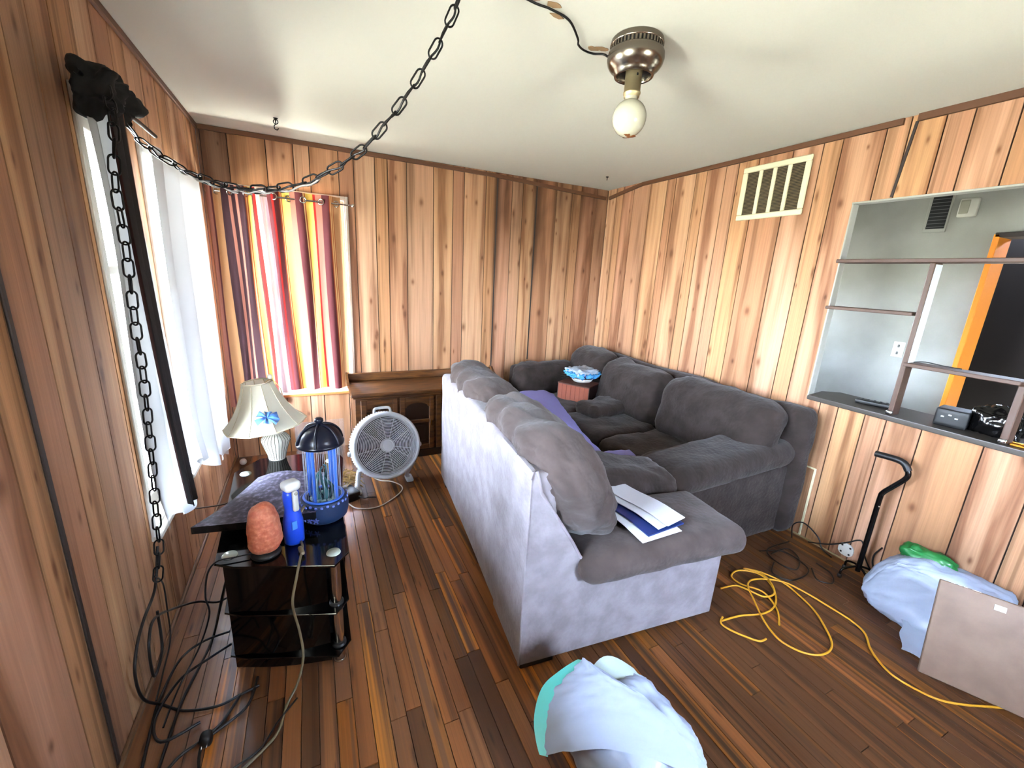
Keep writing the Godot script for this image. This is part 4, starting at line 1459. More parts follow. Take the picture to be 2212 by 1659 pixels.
# ---------------------------------------------------------------- glass stand and what is on it
func build_tv_stand() -> void:
	var t := thing("glass_stand", "black glass three tier television stand with silver posts by the narrow window", "stand", Vector3(0.48, 0, 1.80))
	var o3 := Vector2(0.48, 1.80)
	var poly := [Vector2(0.262, 2.19), Vector2(0.325, 2.232), Vector2(0.655, 2.352), Vector2(0.708, 2.285), Vector2(0.706, 1.95), Vector2(0.748, 1.40), Vector2(0.735, 1.35), Vector2(0.56, 1.27), Vector2(0.325, 1.27), Vector2(0.223, 1.415)]
	var rel := []
	for p in poly:
		rel.append(p - o3)
	var st := S()
	slab(st, rel, 0.490, 0.500, 0.002)
	obj("top_glass", st, M.gloss_black, t)
	for y in [0.275, 0.075]:
		var inn := []
		for p in rel:
			inn.append(p * 0.97)
		st = S()
		slab(st, inn, y - 0.008, y, 0.002)
		obj("shelf", st, M.gloss_black, t)
	for q in [Vector2(0.305, 2.155), Vector2(0.655, 2.272), Vector2(0.277, 1.448), Vector2(0.68, 1.42)]:
		var c := Vector3(q.x - o3.x, 0, q.y - o3.y)
		st = S()
		lathe(st, [Vector2(0.0, 0.006), Vector2(0.019, 0.006), Vector2(0.021, 0.012), Vector2(0.021, 0.489)], 24, Transform3D(Basis(), c))
		obj("post", st, M.chrome, t)
		st = S()
		lathe(st, [Vector2(0.0, 0.5055), Vector2(0.024, 0.5045), Vector2(0.026, 0.5005)], 24, Transform3D(Basis(), c))
		obj("post_cap", st, mat(Color(0.82, 0.88, 0.84), 0.2), t)
		st = S()
		lathe(st, [Vector2(0.0, 0.0), Vector2(0.024, 0.0), Vector2(0.026, 0.004), Vector2(0.022, 0.010)], 24, Transform3D(Basis(), c))
		obj("foot", st, M.chrome, t)
		for y in [0.262, 0.068, 0.478]:
			st = S()
			lathe(st, [Vector2(0.021, y + 0.02), Vector2(0.027, y + 0.018), Vector2(0.027, y - 0.010), Vector2(0.021, y - 0.012)], 20, Transform3D(Basis(), c))
			obj("collar", st, M.black, t)
	# near side panel of black glass, gently curved
	st = S()
	var g := []
	for i in 13:
		var u := i / 12.0
		var row := PackedVector3Array()
		var p := Vector2(0.285, 2.185).lerp(Vector2(0.625, 2.29), u) + Vector2(-0.3, 0.95).normalized() * 0.012 * sin(u * PI)
		for y in [0.02, 0.49]:
			row.append(Vector3(p.x - o3.x, y, p.y - o3.y))
		g.append(row)
	skin(st, g)
	obj("side_panel", st, M.gloss_black, t)
	st = S()
	cbox(st, Vector3(-0.19, 0.27, -0.05), Vector3(0.012, 0.42, 0.40), 0.002)
	obj("back_panel", st, M.gloss_black, t)
	# black boxes stored on the shelves
	for q in [[Vector3(0.50, 0.075, 1.83), Vector3(0.34, 0.15, 0.44), "black electronics box on the stand's lowest shelf"], [Vector3(0.50, 0.275, 1.80), Vector3(0.32, 0.10, 0.40), "flat black player box on the stand's middle shelf"]]:
		var b := thing("black_player", q[2], "electronics", q[0])
		st = S()
		cbox(st, Vector3(0, q[1].y * 0.5, 0), q[1], 0.006)
		obj("case", st, M.black, b)
		st = S()
		cbox(st, Vector3(q[1].x * 0.5 + 0.002, q[1].y * 0.5, 0), Vector3(0.004, q[1].y * 0.7, q[1].z * 0.9), 0.001)
		obj("front_panel", st, M.gloss_black, b)
	# dusty wavy board
	t = thing("dusty_board", "dusty lavender grey wavy panel with a black edge lying across the glass stand", "panel", Vector3(0.42, 0.50, 1.85))
	var dusty := mat(Color.WHITE, 0.75)
	dusty.albedo_texture = noise_tex(0.03, false, 66, 5, grad([[0.3, Color(0.25, 0.235, 0.28)], [0.55, Color(0.33, 0.31, 0.37)], [0.8, Color(0.48, 0.46, 0.55)]]), 512)
	dusty.metallic_specular = 0.4
	tri_tex(dusty, 2.0)
	var wave := func(u: float, v: float) -> Vector3:
		# u: from the left tip to the right, v: from the near edge to the far one
		var a := Vector3(0.165, 0.563, 2.015).lerp(Vector3(0.355, 0.560, 1.640), v)
		var b := Vector3(0.600, 0.560, 2.080).lerp(Vector3(0.690, 0.585, 1.730), v)
		var p := a.lerp(b, u)
		p.y += 0.022 * sin(u * PI * 1.5) * smoothstep(0.05, 0.6, v) - 0.014 * sin(v * PI) * (1.0 - u) + 0.014 * smoothstep(0.45, 1.0, u)
		return p - Vector3(0.42, 0.50, 1.85)
	st = S()
	drape(st, 24, 16, wave)
	obj("top_face", st, dusty, t)
	st = S()
	var rim := PackedVector3Array()
	for k in 24: rim.append(wave.call(k / 24.0, 0.0))
	for k in 16: rim.append(wave.call(1.0, k / 16.0))
	for k in 24: rim.append(wave.call(1.0 - k / 24.0, 1.0))
	for k in 16: rim.append(wave.call(0.0, 1.0 - k / 16.0))
	var g2 := []
	for q in rim:
		g2.append(PackedVector3Array([q, q - Vector3(0, 0.030, 0)]))
	g2.append(g2[0])
	skin(st, g2)
	drape(st, 16, 10, func(u, v): return wave.call(u, v) - Vector3(0, 0.030, 0))
	obj("edge", st, M.black, t)
	st = S()
	cbox(st, Vector3(0.02, 0.016, 0.06), Vector3(0.26, 0.030, 0.18), 0.006, Basis(Vector3.UP, -0.35))
	obj("stand_block", st, M.black, t)
	# salt lamp
	t = thing("salt_lamp", "orange pink rock salt lamp on a black base, at the stand's near edge", "lamp", Vector3(0.425, 0.50, 2.185))
	st = S()
	lathe(st, [Vector2(0.0, 0.0), Vector2(0.050, 0.0), Vector2(0.052, 0.004), Vector2(0.050, 0.012), Vector2(0.0, 0.012)], 28)
	obj("base", st, M.black, t)
	st = S()
	var salt := mat(Color.WHITE, 0.55)
	salt.albedo_texture = noise_tex(0.03, false, 15, 5, grad([[0.2, Color(0.70, 0.38, 0.27)], [0.6, Color(0.79, 0.48, 0.36)], [0.9, Color(0.87, 0.60, 0.48)]]), 256)
	salt.subsurf_scatter_enabled = true
	salt.subsurf_scatter_strength = 0.25
	tri_tex(salt, 6.0)
	rbox(st, Vector3(0, 0.106, 0), Vector3(0.112, 0.200, 0.108), 0.053, 24, func(p: Vector3, d: Vector3) -> Vector3:
		var q := p
		q.x *= 1.0 - 0.18 * smoothstep(-0.02, 0.09, p.y) + 0.06 * smoothstep(0.02, -0.06, p.y)
		q.x = maxf(q.x, -0.052 + 0.10 * maxf(0.0, p.y - 0.06))
		return q + d * (0.004 * wrinkle.get_noise_3d(p.x * 22.0, p.y * 22.0, p.z * 22.0) + 0.001 * wrinkle.get_noise_3d(p.x * 80.0, p.y * 80.0, p.z * 80.0)))
	obj("salt_rock", st, salt, t)
	# blue bottle with a white pump head
	t = thing("spray_bottle", "blue plastic bottle with a white trigger head, beside the salt lamp", "bottle", Vector3(0.520, 0.50, 2.142), 0.5)
	st = S()
	var bl := mat(Color(0.03, 0.27, 0.80), 0.12)
	bl.clearcoat_enabled = true
	lathe(st, [Vector2(0.0, 0.0), Vector2(0.032, 0.0), Vector2(0.036, 0.005), Vector2(0.037, 0.05), Vector2(0.036, 0.095), Vector2(0.029, 0.13), Vector2(0.026, 0.15), Vector2(0.029, 0.175), Vector2(0.030, 0.205), Vector2(0.026, 0.225), Vector2(0.0, 0.225)], 28)
	obj("body", st, bl, t)
	st = S()
	rbox(st, Vector3(0, 0.243, 0.004), Vector3(0.062, 0.040, 0.058), 0.017, 12, func(p: Vector3, d: Vector3) -> Vector3: return p * Vector3(1.0 + 3.0 * p.y, 1, 1.0 + 3.0 * p.y))
	obj("head", st, M.white_paint, t)
	st = S()
	rbox(st, Vector3(0, 0.188, 0.033), Vector3(0.022, 0.085, 0.016), 0.0075, 10)
	obj("trigger", st, mat(Color(0.80, 0.80, 0.76), 0.4), t)
	st = S()
	lathe(st, [Vector2(0.0, 0.0), Vector2(0.006, 0.0), Vector2(0.006, 0.004), Vector2(0.0, 0.004)], 12, Transform3D(Basis(Vector3.RIGHT, PI * 0.5), Vector3(0, 0.222, 0.041)))
	obj("nozzle", st, mat(Color(0.70, 0.68, 0.60), 0.4), t)
	st = S()
	cbox(st, Vector3(-0.012, 0.09, 0.036), Vector3(0.020, 0.035, 0.003), 0.001)
	obj("label_sticker", st, mat(Color(0.30, 0.55, 0.90), 0.3), t)
	# rain lamp
	build_rain_lamp()
	build_table_lamp()

func build_rain_lamp() -> void:
	var t := thing("rain_lamp", "blue rain fountain lamp with a navy domed lid on posts, on the glass stand", "fountain", Vector3(0.635, 0.50, 1.985))
	var navy := mat(Color(0.03, 0.045, 0.10), 0.28)
	navy.metallic_specular = 0.4
	var blue := mat(Color(0.085, 0.17, 0.31), 0.5)
	var bright := mat(Color(0.22, 0.42, 0.80), 0.3)
	var st := S()
	lathe(st, [Vector2(0.0, 0.0), Vector2(0.080, 0.0), Vector2(0.092, 0.010), Vector2(0.098, 0.035), Vector2(0.098, 0.060), Vector2(0.094, 0.080), Vector2(0.096, 0.088), Vector2(0.092, 0.095), Vector2(0.080, 0.094), Vector2(0.077, 0.086), Vector2(0.0, 0.084)], 44, Transform3D(), func(a, y): return 1.0 + (0.012 * sin(a * 22.0) if y > 0.004 and y < 0.07 else 0.0))
	obj("basin", st, blue, t)
	st = S()
	ring(st, 0.078, 0.0055, Transform3D(Basis(Vector3.RIGHT, PI * 0.5), Vector3(0, 0.098, 0)), 40, 8)
	obj("rim_ring", st, bright, t)
	var pale := mat(Color(0.40, 0.48, 0.80), 0.5)
	for k in 26:
		st = S()
		var a := TAU * k / 26.0
		rbox(st, Vector3(cos(a) * 0.094, 0.086 + 0.003 * sin(k * 2.3), sin(a) * 0.094), Vector3(0.010, 0.011, 0.012), 0.0045, 4, null, Basis(Vector3.UP, -a))
		obj("petal", st, pale, t)
	for k in 9:
		for m in 5:
			st = S()
			var a := PI * 0.62 + 0.16 * k * 0.9
			var b := TAU * m / 5.0
			var yy := 0.030 + 0.026 * (k % 2)
			var bs := Basis(Vector3.UP, -a) * Basis(Vector3.RIGHT, b)
			rbox(st, Vector3(cos(a) * 0.097, yy, sin(a) * 0.097) + bs * Vector3(0.002, 0.008, 0), Vector3(0.005, 0.013, 0.006), 0.0024, 3, null, bs)
			obj("flower_petal", st, pale, t)
	for k in 4:
		st = S()
		var a := TAU * k / 4.0 + 0.62
		tube(st, line3([Vector3(cos(a) * 0.062, 0.086, sin(a) * 0.062), Vector3(cos(a) * 0.062, 0.335, sin(a) * 0.062)]), 0.0085, 12)
		obj("post", st, bright, t)
	var line := mat(Color(0.82, 0.85, 0.88, 0.55), 0.1)
	line.transparency = BaseMaterial3D.TRANSPARENCY_ALPHA
	for k in 30:
		st = S()
		var a := TAU * k / 30.0 + 0.05
		tube(st, line3([Vector3(cos(a) * 0.071, 0.09, sin(a) * 0.071), Vector3(cos(a) * 0.071, 0.335, sin(a) * 0.071)]), 0.0008, 4)
		obj("rain_line", st, line, t)
	# glassy figure in the middle
	st = S()
	var gm := mat(Color(0.30, 0.48, 0.50, 0.8), 0.1)
	gm.transparency = BaseMaterial3D.TRANSPARENCY_ALPHA
	for k in 5:
		var a := TAU * k / 5.0
		var p := spline([Vector3(cos(a) * 0.02, 0.085, sin(a) * 0.02), Vector3(cos(a) * 0.034, 0.13, sin(a) * 0.034), Vector3(cos(a + 0.5) * 0.022, 0.165 + 0.012 * k, sin(a + 0.5) * 0.022), Vector3(cos(a + 1.0) * 0.008, 0.19 + 0.012 * k, sin(a + 1.0) * 0.008)], 5)
		var rr := []
		for i in p.size():
			rr.append(0.012 * (1.0 - 0.85 * i / p.size()))
		tube(st, p, rr, 8)
	obj("figurine", st, gm, t)
	var gp := mat(Color(0.55, 0.68, 0.66), 0.15)
	for k in 12:
		st = S()
		var a := TAU * k / 12.0
		rbox(st, Vector3(cos(a) * 0.045, 0.09, sin(a) * 0.045), Vector3(0.022, 0.014, 0.018), 0.006, 5, null, Basis(Vector3.UP, a * 2.0))
		obj("pebble", st, gp, t)
	st = S()
	lathe(st, [Vector2(0.0, 0.333), Vector2(0.086, 0.333), Vector2(0.093, 0.337), Vector2(0.094, 0.346), Vector2(0.088, 0.351), Vector2(0.085, 0.364), Vector2(0.076, 0.385), Vector2(0.060, 0.403), Vector2(0.040, 0.415), Vector2(0.018, 0.421), Vector2(0.0, 0.422)], 40)
	obj("dome_lid", st, navy, t)
	for k in 6:
		st = S()
		var a := TAU * k / 6.0 + 0.3
		var p := spline([Vector3(0.091, 0.348, 0), Vector3(0.087, 0.366, 0), Vector3(0.077, 0.388, 0), Vector3(0.060, 0.406, 0), Vector3(0.040, 0.418, 0), Vector3(0.012, 0.425, 0)], 4)
		for i in p.size():
			p[i] = p[i].rotated(Vector3.UP, a)
		tube(st, p, 0.0055, 8)
		obj("dome_rib", st, navy, t)
	st = S()
	lathe(st, [Vector2(0.0, 0.420), Vector2(0.014, 0.420), Vector2(0.012, 0.430), Vector2(0.018, 0.436), Vector2(0.017, 0.446), Vector2(0.009, 0.452), Vector2(0.0, 0.452)], 20)
	obj("knob", st, navy, t)
	# its cord down the front of the stand
	st = S()
	tube(st, spline([Vector3(0.560, 0.592, 2.045), Vector3(0.536, 0.56, 2.08), Vector3(0.530, 0.515, 2.12), Vector3(0.548, 0.510, 2.20), Vector3(0.54, 0.507, 2.29), Vector3(0.530, 0.485, 2.345), Vector3(0.510, 0.38, 2.352), Vector3(0.524, 0.25, 2.350), Vector3(0.528, 0.14, 2.350), Vector3(0.505, 0.05, 2.37), Vector3(0.465, 0.010, 2.42), Vector3(0.445, 0.007, 2.50), Vector3(0.40, 0.007, 2.55), Vector3(0.33, 0.007, 2.60)], 8), 0.0045, 8)
	tag(obj("lamp_cord", st, mat(Color(0.44, 0.40, 0.30), 0.5)), "beige cord running from the blue fountain lamp down the stand's front to the floor", "cord")
	st = S()
	rbox(st, Vector3(0.545, 0.513, 2.235), Vector3(0.016, 0.016, 0.05), 0.007, 6, null, Basis(Vector3.UP, 0.25))
	tag(obj("cord_switch", st, mat(Color(0.50, 0.46, 0.36), 0.5)), "beige inline switch on the fountain lamp's cord at the glass edge", "switch")

func build_table_lamp() -> void:
	var t := thing("table_lamp", "white ribbed table lamp, cream bell shade with blue bow, on the stand's far end", "lamp", Vector3(0.412, 0.50, 1.29))
	var cream := mat(Color(0.74, 0.73, 0.68), 0.55)
	var st := S()
	lathe(st, [Vector2(0.0, 0.0), Vector2(0.040, 0.0), Vector2(0.042, 0.004), Vector2(0.046, 0.03), Vector2(0.056, 0.065), Vector2(0.066, 0.095), Vector2(0.071, 0.112), Vector2(0.068, 0.124), Vector2(0.055, 0.140), Vector2(0.040, 0.152), Vector2(0.024, 0.158), Vector2(0.016, 0.17), Vector2(0.0, 0.17)], 96, Transform3D(), func(a, y): return 1.0 + (0.014 * pow(absf(sin(a * 12.0)), 0.5) if y > 0.003 and y < 0.16 else 0.0))
	obj("ribbed_base", st, cream, t)
	st = S()
	for k in 24:
		var a := TAU * k / 24.0
		var p := PackedVector3Array()
		for q in [Vector2(0.0425, 0.006), Vector2(0.0465, 0.03), Vector2(0.0565, 0.065), Vector2(0.0665, 0.095), Vector2(0.0715, 0.112), Vector2(0.0685, 0.124), Vector2(0.0555, 0.140), Vector2(0.0405, 0.152)]:
			p.append(Vector3(cos(a) * q.x, q.y, sin(a) * q.x))
		tube(st, p, 0.0017, 4)
	obj("rib_lines", st, mat(Color(0.34, 0.32, 0.28), 0.7), t)
	st = S()
	lathe(st, [Vector2(0.012, 0.17), Vector2(0.012, 0.23), Vector2(0.018, 0.235), Vector2(0.018, 0.27), Vector2(0.0, 0.27)], 16)
	obj("socket", st, mat(Color(0.7, 0.6, 0.35), 0.3, 1.0), t)
	st = S()
	tube(st, spline([Vector3(0.02, 0.25, 0), Vector3(0.05, 0.30, 0), Vector3(0.045, 0.40, 0), Vector3(0.0, 0.455, 0), Vector3(-0.045, 0.40, 0), Vector3(-0.05, 0.30, 0), Vector3(-0.02, 0.25, 0)], 6), 0.002, 6)
	obj("harp", st, mat(Color(0.7, 0.6, 0.35), 0.3, 1.0), t)
	st = S()
	rbox(st, Vector3(0, 0.47, 0), Vector3(0.026, 0.028, 0.026), 0.0125, 8)
	obj("finial", st, mat(Color(0.88, 0.86, 0.78), 0.4), t)
	# bell shade: twelve panels between wires
	var sm := mat(Color(0.98, 0.96, 0.86), 0.9)
	sm.backlight_enabled = true
	sm.backlight = Color(1.0, 1.0, 0.95)
	var tilt := Transform3D(Basis(Vector3.BACK, deg_to_rad(5.5)), Vector3(-0.018, 0.0, 0.0))
	var prof := [Vector2(0.200, 0.212), Vector2(0.172, 0.240), Vector2(0.145, 0.276), Vector2(0.120, 0.318), Vector2(0.100, 0.362), Vector2(0.083, 0.408), Vector2(0.072, 0.447)]
	var n := 10
	var at := func(a: float, q: Vector2) -> Vector3:
		var f := cos(PI / n) / cos(fmod(a + TAU, TAU / n) - PI / n)
		var r: float = q.x * lerpf(1.0, f, 0.75)
		return tilt * Vector3(cos(a) * r, q.y, sin(a) * r)
	for k in n:
		st = S()
		var g := []
		for i in 9:
			var a := TAU * (k + i / 8.0) / n + 0.0
			var row := PackedVector3Array()
			for q in prof:
				row.append(at.call(a, q))
			g.append(row)
		skin(st, g)
		obj("shade_panel", st, sm, t)
		st = S()
		var p := PackedVector3Array()
		for q in prof:
			p.append(at.call(TAU * k / n, q))
		tube(st, p, 0.0022, 5)
		obj("shade_wire", st, mat(Color(0.86, 0.82, 0.70), 0.8), t)
	for q in [prof[0], prof[6]]:
		st = S()
		var p := PackedVector3Array()
		for k in n * 4:
			p.append(at.call(TAU * k / (n * 4), q))
		tube(st, p, 0.0035, 6, true)
		obj("shade_trim", st, mat(Color(0.88, 0.84, 0.72), 0.8), t)
	# blue bow pinned on the shade
	var bm := mat(Color(0.30, 0.52, 0.82), 0.8)
	bm.backlight_enabled = true
	bm.backlight = Color(0.5, 0.5, 0.5)
	var c := tilt * Vector3(0.03, 0.282, 0.146)
	for q in [[-0.5, 0.055], [0.25, 0.05], [2.6, 0.05], [3.6, 0.055], [1.4, 0.035], [4.7, 0.03]]:
		st = S()
		var bs := Basis(Vector3.RIGHT, -0.75) * Basis(Vector3.BACK, q[0])
		var L: float = q[1]
		drape(st, 6, 5, func(u, v): return c + bs * Vector3(u * L, (v - 0.5) * (0.008 + 0.030 * u), 0.010 + 0.010 * sin(u * PI) + 0.005 * sin(v * 7.0)))
		obj("bow_petal", st, bm, t)

# ---------------------------------------------------------------- floor things, far side
func build_far_side() -> void:
	# drum fan
	var t := thing("floor_fan", "round white drum fan with a ringed grille tilted upward in front of the wooden cabinet", "fan", Vector3(1.06, 0, 0.83))
	var nrm := Vector3(0.07, 0.31, 0.95).normalized()
	var fb := Basis.looking_at(-nrm, Vector3.UP)
	var front := Vector3(1.076, 0.318, 0.870) - Vector3(1.06, 0, 0.83)
	var xf := Transform3D(fb, front)          # local +z looks out of the grille
	var wm := mat(Color(0.90, 0.92, 0.94), 0.4)
	var gw := mat(Color(0.90, 0.92, 0.95), 0.4)
	var along := func(prof: Array) -> Array: return prof
	var lx := xf * Transform3D(Basis(Vector3.RIGHT, PI * 0.5), Vector3.ZERO)   # lathe axis y -> local z
	var st := S()
	lathe(st, along.call([Vector2(0.214, -0.004), Vector2(0.226, 0.006), Vector2(0.236, 0.004), Vector2(0.243, -0.010), Vector2(0.247, -0.040), Vector2(0.248, -0.090), Vector2(0.244, -0.125), Vector2(0.232, -0.146), Vector2(0.215, -0.150), Vector2(0.212, -0.140), Vector2(0.214, -0.004)]), 72, lx)
	obj("drum", st, wm, t)
	st = S()
	for k in 80:
		var a := TAU * k / 80.0
		cbox(st, lx * Vector3(cos(a) * 0.248, -0.105, sin(a) * 0.248), Vector3(0.005, 0.03, 0.008), 0.001, lx.basis * Basis(Vector3.UP, -a))
	obj("drum_ribs", st, wm, t)
	st = S()
	lathe(st, [Vector2(0.0, -0.135), Vector2(0.213, -0.135)], 40, lx)
	obj("inner_back", st, mat(Color(0.05, 0.055, 0.065), 0.8), t)
	for k in 5:
		st = S()
		var a0 := TAU * k / 5.0
		var g := []
		for i in 7:
			var r := lerpf(0.04, 0.195, i / 6.0)
			var row := PackedVector3Array()
			for j in 6:
				var a := a0 + (j / 5.0) * 0.85 * (1.0 - 0.25 * i / 6.0)
				row.append(xf * Vector3(cos(a) * r, sin(a) * r, -0.05 - 0.05 * j / 5.0))
			g.append(row)
		skin(st, g)
		obj("blade", st, mat(Color(0.20, 0.24, 0.30), 0.3), t)
	for k in 16:
		st = S()
		ring(st, 0.052 + k * 0.0107, 0.0029, xf, 64, 5)
		obj("grille_ring", st, gw, t)
	for a in [1.72, 1.25, 0.52, -0.25, -0.62, -1.42, -1.88, 3.76, 3.3, 2.5]:
		st = S()
		tube(st, line3([xf * Vector3(cos(a) * 0.045, sin(a) * 0.045, 0.001), xf * Vector3(cos(a) * 0.216, sin(a) * 0.216, -0.001)]), 0.0020, 5)
		obj("grille_spoke", st, gw, t)
	st = S()
	lathe(st, [Vector2(0.0, 0.010), Vector2(0.030, 0.009), Vector2(0.034, 0.005), Vector2(0.037, 0.004), Vector2(0.044, 0.007), Vector2(0.047, 0.003), Vector2(0.047, -0.01)], 36, lx)
	obj("hub", st, gw, t)
	st = S()
	tube(st, spline([xf * Vector3(-0.060, 0.236, -0.075), xf * Vector3(-0.055, 0.268, -0.075), xf * Vector3(-0.03, 0.276, -0.075), xf * Vector3(0.03, 0.276, -0.075), xf * Vector3(0.055, 0.268, -0.075), xf * Vector3(0.060, 0.236, -0.075)], 5), 0.010, 8)
	obj("handle", st, wm, t)
	for s in [-1.0, 1.0]:
		st = S()
		lathe(st, [Vector2(0.0, 0.022), Vector2(0.014, 0.021), Vector2(0.018, 0.016), Vector2(0.019, 0.0), Vector2(0.0, 0.0)], 16, xf * Transform3D(Basis(Vector3.BACK, -s * PI * 0.5), Vector3(s * 0.246, -0.03, -0.075)))
		obj("pivot_knob", st, wm, t)
		st = S()
		var fx: float = -0.205 if s < 0 else 0.165
		var top := xf * Vector3(s * 0.20, -0.155, -0.075)
		var p := spline([top, Vector3(fx * 0.95, 0.07, 0.02), Vector3(fx, 0.03, 0.06 if s < 0 else 0.0), Vector3(fx, 0.012, 0.10 if s < 0 else 0.02)], 5)
		tube(st, p, 0.018 if s < 0 else 0.015, 8)
		rbox(st, Vector3(fx + (0.0 if s < 0 else 0.01), 0.014, 0.075 if s < 0 else 0.0), Vector3(0.055, 0.028, 0.10), 0.012, 6)
		obj("foot", st, wm, t)
	st = S()
	tube(st, spline([Vector3(0.62, 0.006, 0.72), Vector3(0.70, 0.006, 0.90), Vector3(0.78, 0.006, 1.05), Vector3(0.839, 0.006, 1.137), Vector3(0.97, 0.006, 1.155), Vector3(1.122, 0.006, 1.032), Vector3(1.161, 0.006, 0.931), Vector3(1.103, 0.006, 0.83), Vector3(1.02, 0.006, 0.78), Vector3(0.98, 0.03, 0.73), Vector3(1.0, 0.09, 0.72)], 8), 0.0042, 6)
	tag(obj("fan_cord", st, mat(Color(0.82, 0.80, 0.76), 0.5)), "white fan cord looping over the floor boards in front of the drum fan", "cord")
	# wooden console cabinet
	t = thing("wooden_cabinet", "low brown wooden console cabinet with carved door fronts against the back wall", "cabinet", Vector3(1.54, 0, 0.24))
	var wc: Material = M.cabinet
	var wd: Material = M.cabinet_dark
	st = S()
	cbox(st, Vector3(0, 0.315, -0.01), Vector3(1.28, 0.51, 0.40), 0.004)
	obj("body", st, wc, t)
	st = S()
	cbox(st, Vector3(0, 0.585, 0), Vector3(1.34, 0.030, 0.45), 0.008)
	cbox(st, Vector3(0, 0.563, 0), Vector3(1.31, 0.016, 0.43), 0.005)
	obj("top", st, wc, t)
	st = S()
	cbox(st, Vector3(0, 0.635, -0.205), Vector3(1.34, 0.07, 0.022), 0.006)
	for s in [-1.0, 1.0]:
		prism(st, [Vector2(-0.215, 0.598), Vector2(-0.215, 0.685), Vector2(-0.175, 0.680), Vector2(-0.13, 0.645), Vector2(-0.08, 0.625), Vector2(-0.05, 0.600)], func(p, x): return Vector3(x, p.y, p.x), s * 0.667 - 0.009, s * 0.667 + 0.009)
	obj("gallery", st, wc, t)
	st = S()
	cbox(st, Vector3(0, 0.035, 0.0), Vector3(1.30, 0.07, 0.42), 0.008)
	obj("plinth", st, wd, t)
	for k in 4:
		var d := Node3D.new()
		add_named(d, "door", t)
		d.position = Vector3(-0.455 + k * 0.303, 0.305, 0.19)
		st = S()
		for s in [-1.0, 1.0]:
			cbox(st, Vector3(s * 0.122, 0, 0.01), Vector3(0.042, 0.47, 0.024), 0.004)
			cbox(st, Vector3(0, s * 0.215, 0.01), Vector3(0.205, 0.040, 0.024), 0.004)
		cbox(st, Vector3(0, 0.02, 0.01), Vector3(0.205, 0.03, 0.024), 0.004)
		# arched head of the upper panel
		var arch := [Vector2(-0.103, 0.197), Vector2(-0.103, 0.145)]
		for i in 9:
			var a := PI - PI * i / 8.0
			arch.append(Vector2(cos(a) * 0.092, 0.145 + sin(a) * 0.040))
		arch.append(Vector2(0.103, 0.145))
		arch.append(Vector2(0.103, 0.197))
		prism(st, arch, func(p, z): return Vector3(p.x, p.y, z), 0.0, 0.020)
		obj("door_frame", st, wc, d)
		st = S()
		cbox(st, Vector3(0, -0.09, 0.002), Vector3(0.205, 0.19, 0.010), 0.004)
		cbox(st, Vector3(0, -0.09, 0.008), Vector3(0.15, 0.14, 0.010), 0.005)
		cbox(st, Vector3(0, 0.11, 0.000), Vector3(0.205, 0.16, 0.008), 0.002)
		obj("door_panel", st, wd, d)
		if k == 0:
			st = S()
			for i in 6:
				cbox(st, Vector3(0, 0.05 + i * 0.022, 0.010), Vector3(0.20, 0.006, 0.008), 0.002)
			for i in 3:
				cbox(st, Vector3(-0.06 + i * 0.06, 0.105, 0.014), Vector3(0.010, 0.14, 0.008), 0.002)
			obj("door_lattice", st, wc, d)
		st = S()
		rbox(st, Vector3(0.118, 0.0, 0.028), Vector3(0.014, 0.05, 0.012), 0.005, 5)
		obj("handle", st, mat(Color(0.35, 0.25, 0.12), 0.4, 1.0), d)
	# clear sheet standing in front of the cabinet's left end
	var o: MeshInstance3D
	st = S()
	cbox(st, Vector3.ZERO, Vector3(0.34, 0.42, 0.006), 0.001)
	o = obj("clear_panel", st, glass(Color(0.93, 0.96, 0.97), 0.10))
	o.position = Vector3(0.64, 0.212, 0.50)
	o.rotation = Vector3(-0.06, 0.05, 0)
	tag(o, "clear plastic sheet standing upright on the floor behind the cream lamp", "plastic sheet")
	# straw coloured raffia with a dark adapter
	st = S()
	var r := RandomNumberGenerator.new()
	r.seed = 21
	for k in 46:
		var a := r.randf() * TAU
		var c := Vector3(0.80 + r.randf_range(-0.08, 0.06), 0.02 + r.randf() * 0.07, 0.78 + r.randf_range(-0.10, 0.10))
		var d := Vector3(cos(a), r.randf_range(-0.25, 0.45), sin(a)) * 0.06
		c.y = maxf(c.y, absf(d.y) + 0.008)
		tube(st, spline([c - d, c + Vector3(0, 0.02, 0), c + d], 3), 0.003, 5)
	o = obj("raffia", st, mat(Color(0.66, 0.52, 0.27), 0.8))
	o.set_meta("kind", "stuff")
	o.set_meta("label", "loose heap of straw coloured strips on the floor left of the drum fan")
	o.set_meta("category", "raffia")
	var ad := thing("power_adapter", "black power adapter block lying on the floor between fan and glass stand", "adapter", Vector3(0.80, 0, 0.965), 0.4)
	st = S()
	rbox(st, Vector3(0, 0.032, 0), Vector3(0.09, 0.064, 0.13), 0.008, 5)
	obj("case", st, M.rubber, ad)
	for k in 2:
		st = S()
		cbox(st, Vector3(0.052, 0.035 + k * 0.013, 0.02), Vector3(0.018, 0.003, 0.007), 0.0)
		obj("prong", st, M.chrome, ad)
	st = S()
	tube(st, spline([Vector3(0.03, 0.03, 0.065), Vector3(0.05, 0.02, 0.10), Vector3(0.09, 0.008, 0.09), Vector3(0.13, 0.006, 0.12)], 5), 0.004, 6)
	obj("lead", st, M.rubber, ad)
	st = S()
	rbox(st, Vector3(0.075, 0.030, 0.17), Vector3(0.05, 0.05, 0.05), 0.0245, 10)
	tag(obj("white_ball", st, M.white_paint), "small white ball on the floor in the corner under the lamp shade", "ball")
	st = S()
